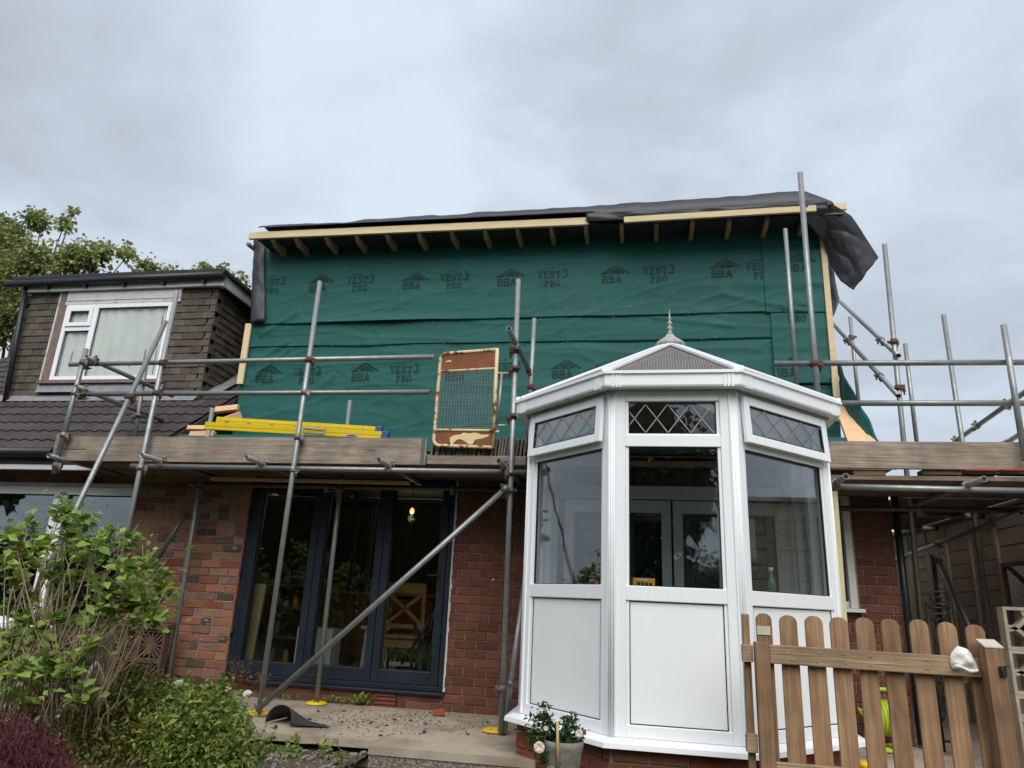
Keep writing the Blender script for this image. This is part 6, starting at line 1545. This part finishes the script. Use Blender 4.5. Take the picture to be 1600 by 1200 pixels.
for (a, b) in ((848, 1102), (829, 1118), (843, 1120), (893, 1122), (886, 1124)):
    c = py(a, b, YR-.02); O('bud', MB().lathe(c, [(.002, -.012), (.008, -.004), (.009, .006), (.004, .018), (.001, .026)], 8), 'leaf_red', ro)
def bloom(a, b, r_):
    c = py(a, b, YR-.10); m = MB()
    for ring_, (rr, n_, tilt) in enumerate(((r_, 6, .25), (r_*.75, 5, .7), (r_*.45, 4, 1.15))):
        for k in range(n_):
            a_ = k*2*math.pi/n_+ring_*.5; d = Vector((math.cos(a_), -.35*math.sin(tilt)-.1, math.sin(a_))); s_ = Vector((-math.sin(a_), 0, math.cos(a_)))
            m.grid(lambda u, v, d=d, s_=s_, rr=rr, tilt=tilt: tuple(c+d*rr*u*math.cos(tilt*.6)+s_*(v-.5)*rr*1.1*math.sin(min(1, u+.25)*2.2)+Vector((0, -.5*rr*u*u*math.sin(tilt+.2), 0))), 4, 4)
    return m
for a, b, r_ in ((843, 1167, .030), (905, 1146, .020), (853, 1138, .013)): O('bloom', bloom(a, b, r_), 'rose_petal', ro, solid=.001)
O('cane', MB().tube([py(872, 1200, YR-.13), py(871, 1128, YR-.13)], .008, 8), 'pine', ro)

# ------------------------------------------------------------------ things lying on the patio
ff = pz(437, 1132, .0)
fe2 = T('felt_offcut', (ff.x, ff.y, 0), 'curled black roofing felt offcut lying on the patio', 'felt')
def felt(u, v):
    # arch opening at the left end, collapsing to a flat tail on the right
    a0, a1 = pz(414, 1131, 0), pz(452, 1137, 0); top = py(429, 1103, (a0.y+a1.y)/2)
    ang_ = math.pi*u; p = a0.lerp(a1, (1-math.cos(ang_))/2); h = (top.z)*math.sin(ang_)**.7
    q = pz(452, 1121, 0).lerp(pz(516, 1138, 0), u); e_ = v**.8
    b_ = p.lerp(q, e_); return (b_.x+.03*math.sin(ang_)*(1-v), b_.y, .006+h*(1-v)**1.7+.010*v*(1-v)*fbm(u*4, v*5)+.006)
O('felt_sheet', MB().grid(felt, 26, 20), 'felt', fe2, solid=.005)
deb = MB()
for k in range(900):
    a, b = random.gauss(610, 80), random.gauss(1126, 11)
    if k % 3 == 0: a, b = random.uniform(470, 800), random.uniform(1108, 1150)
    if not (440 < a < 800 and 1106 < b < 1160): continue
    p = pz(a, b, .002); s_ = random.uniform(.002, .0065)*(2.4 if random.random() < .05 else 1); an = random.random()*3
    if p.y > -.03: continue
    deb.obox(p, (s_*2*math.cos(an), s_*2*math.sin(an), 0), (-s_*math.sin(an), s_*math.cos(an), s_*.2), (s_*.2, 0, s_*.5))
d_ = O('debris', deb, 'dirt'); tag(d_, 'scattered dark crumbs of rubble on the patio concrete', 'rubble', kind='stuff')
def chunk(nm, a, b, z, s3, mat, lab, cat='brick', rot=.3, grp=None):
    p = pz(a, b, z); m = MB(); c_, s_ = math.cos(rot), math.sin(rot); m.obox(p-Vector((s3[0]/2, 0, 0)), (s3[0]*c_, s3[0]*s_, .01), (-s3[1]*s_, s3[1]*c_, 0), (0, .004, s3[2])); o = O(nm, m, mat, None, .006); tag(o, lab, cat, grp); return o
chunk('brick_piece', 685, 1120, .0, (.11, .07, .05), 'brick_bright', 'small red brick piece lying on the patio by the wall')
chunk('half_brick', 562, 1206, -.22, (.20, .12, .09), 'rubble_pink', 'pinkish half brick lying below the patio step', rot=.35)
wr_ = random.Random(4)
for k, (a, b) in enumerate(((232, 1076), (276, 1068), (319, 1075), (352, 1079), (384, 1085))):
    p = py(a, b, -1.35); m = MB(); r_ = wr_.uniform(.012, .026)
    me_pts = [(r_*1.4*math.cos(q*.8)*(.8+.4*wr_.random()), r_*math.sin(q*.8)*(.8+.4*wr_.random())) for q in range(8)]
    m.prism([(p.x+x, p.y, p.z+y) for x, y in me_pts], (0, .05, .01)); o = O('rubble_lump', m, 'old_paint' if k % 3 else 'cloth_white', None, .006); tag(o, ['grey plaster lump left of the brown screen wall base', 'white plaster lump below the thin inner scaffold tube', 'flat pale plaster lump behind the bright green shrub', 'grey rubble lump near the left door corner', 'pale rubble lump beside the left yellow foot cover'][k], 'rubble', 'pale lumps beside the shrubs')
clod = MB()
for k in range(260):
    a, b = random.uniform(390, 580), random.uniform(1166, 1204); Y_ = -1.75-.9*random.random(); x_ = py(a, b, Y_).x
    if x_ > -1.96: continue
    p = Vector((x_, Y_, bedz(x_, Y_)-.004)); s_ = random.uniform(.008, .03); an = random.random()*3
    clod.obox(p, (s_*1.6*math.cos(an), s_*1.6*math.sin(an), s_*.3), (-s_*math.sin(an), s_*math.cos(an), s_*.2), (s_*.3, 0, s_*.8))
o = O('rubble_bed', clod, 'aggregate'); tag(o, 'crumbled concrete and stones below the broken slab edge', 'rubble', kind='stuff')
yl = pz(1352, 1199, 0.0)
yb = T('yellow_tray', (yl.x, yl.y, 0), 'yellow plastic object on the ground behind the fence pales', 'tray'); O('tray', MB().lathe((yl.x, yl.y, 0), [(.05, 0), (.06, .01), (.055, .035), (.04, .04)], 12), 'yellow_plastic', yb)
# cables and fixings
cb_ = T('wall_light', py(772, 905), 'small round white sensor on the brick pier', 'sensor'); p = py(771, 906, -.01); O('lens', MB().lathe(p-Vector((0, .01, 0)), [(.004, -.014), (.013, -.008), (.015, 0), (.013, .008), (.004, .014)], 10), 'white_paint', cb_)
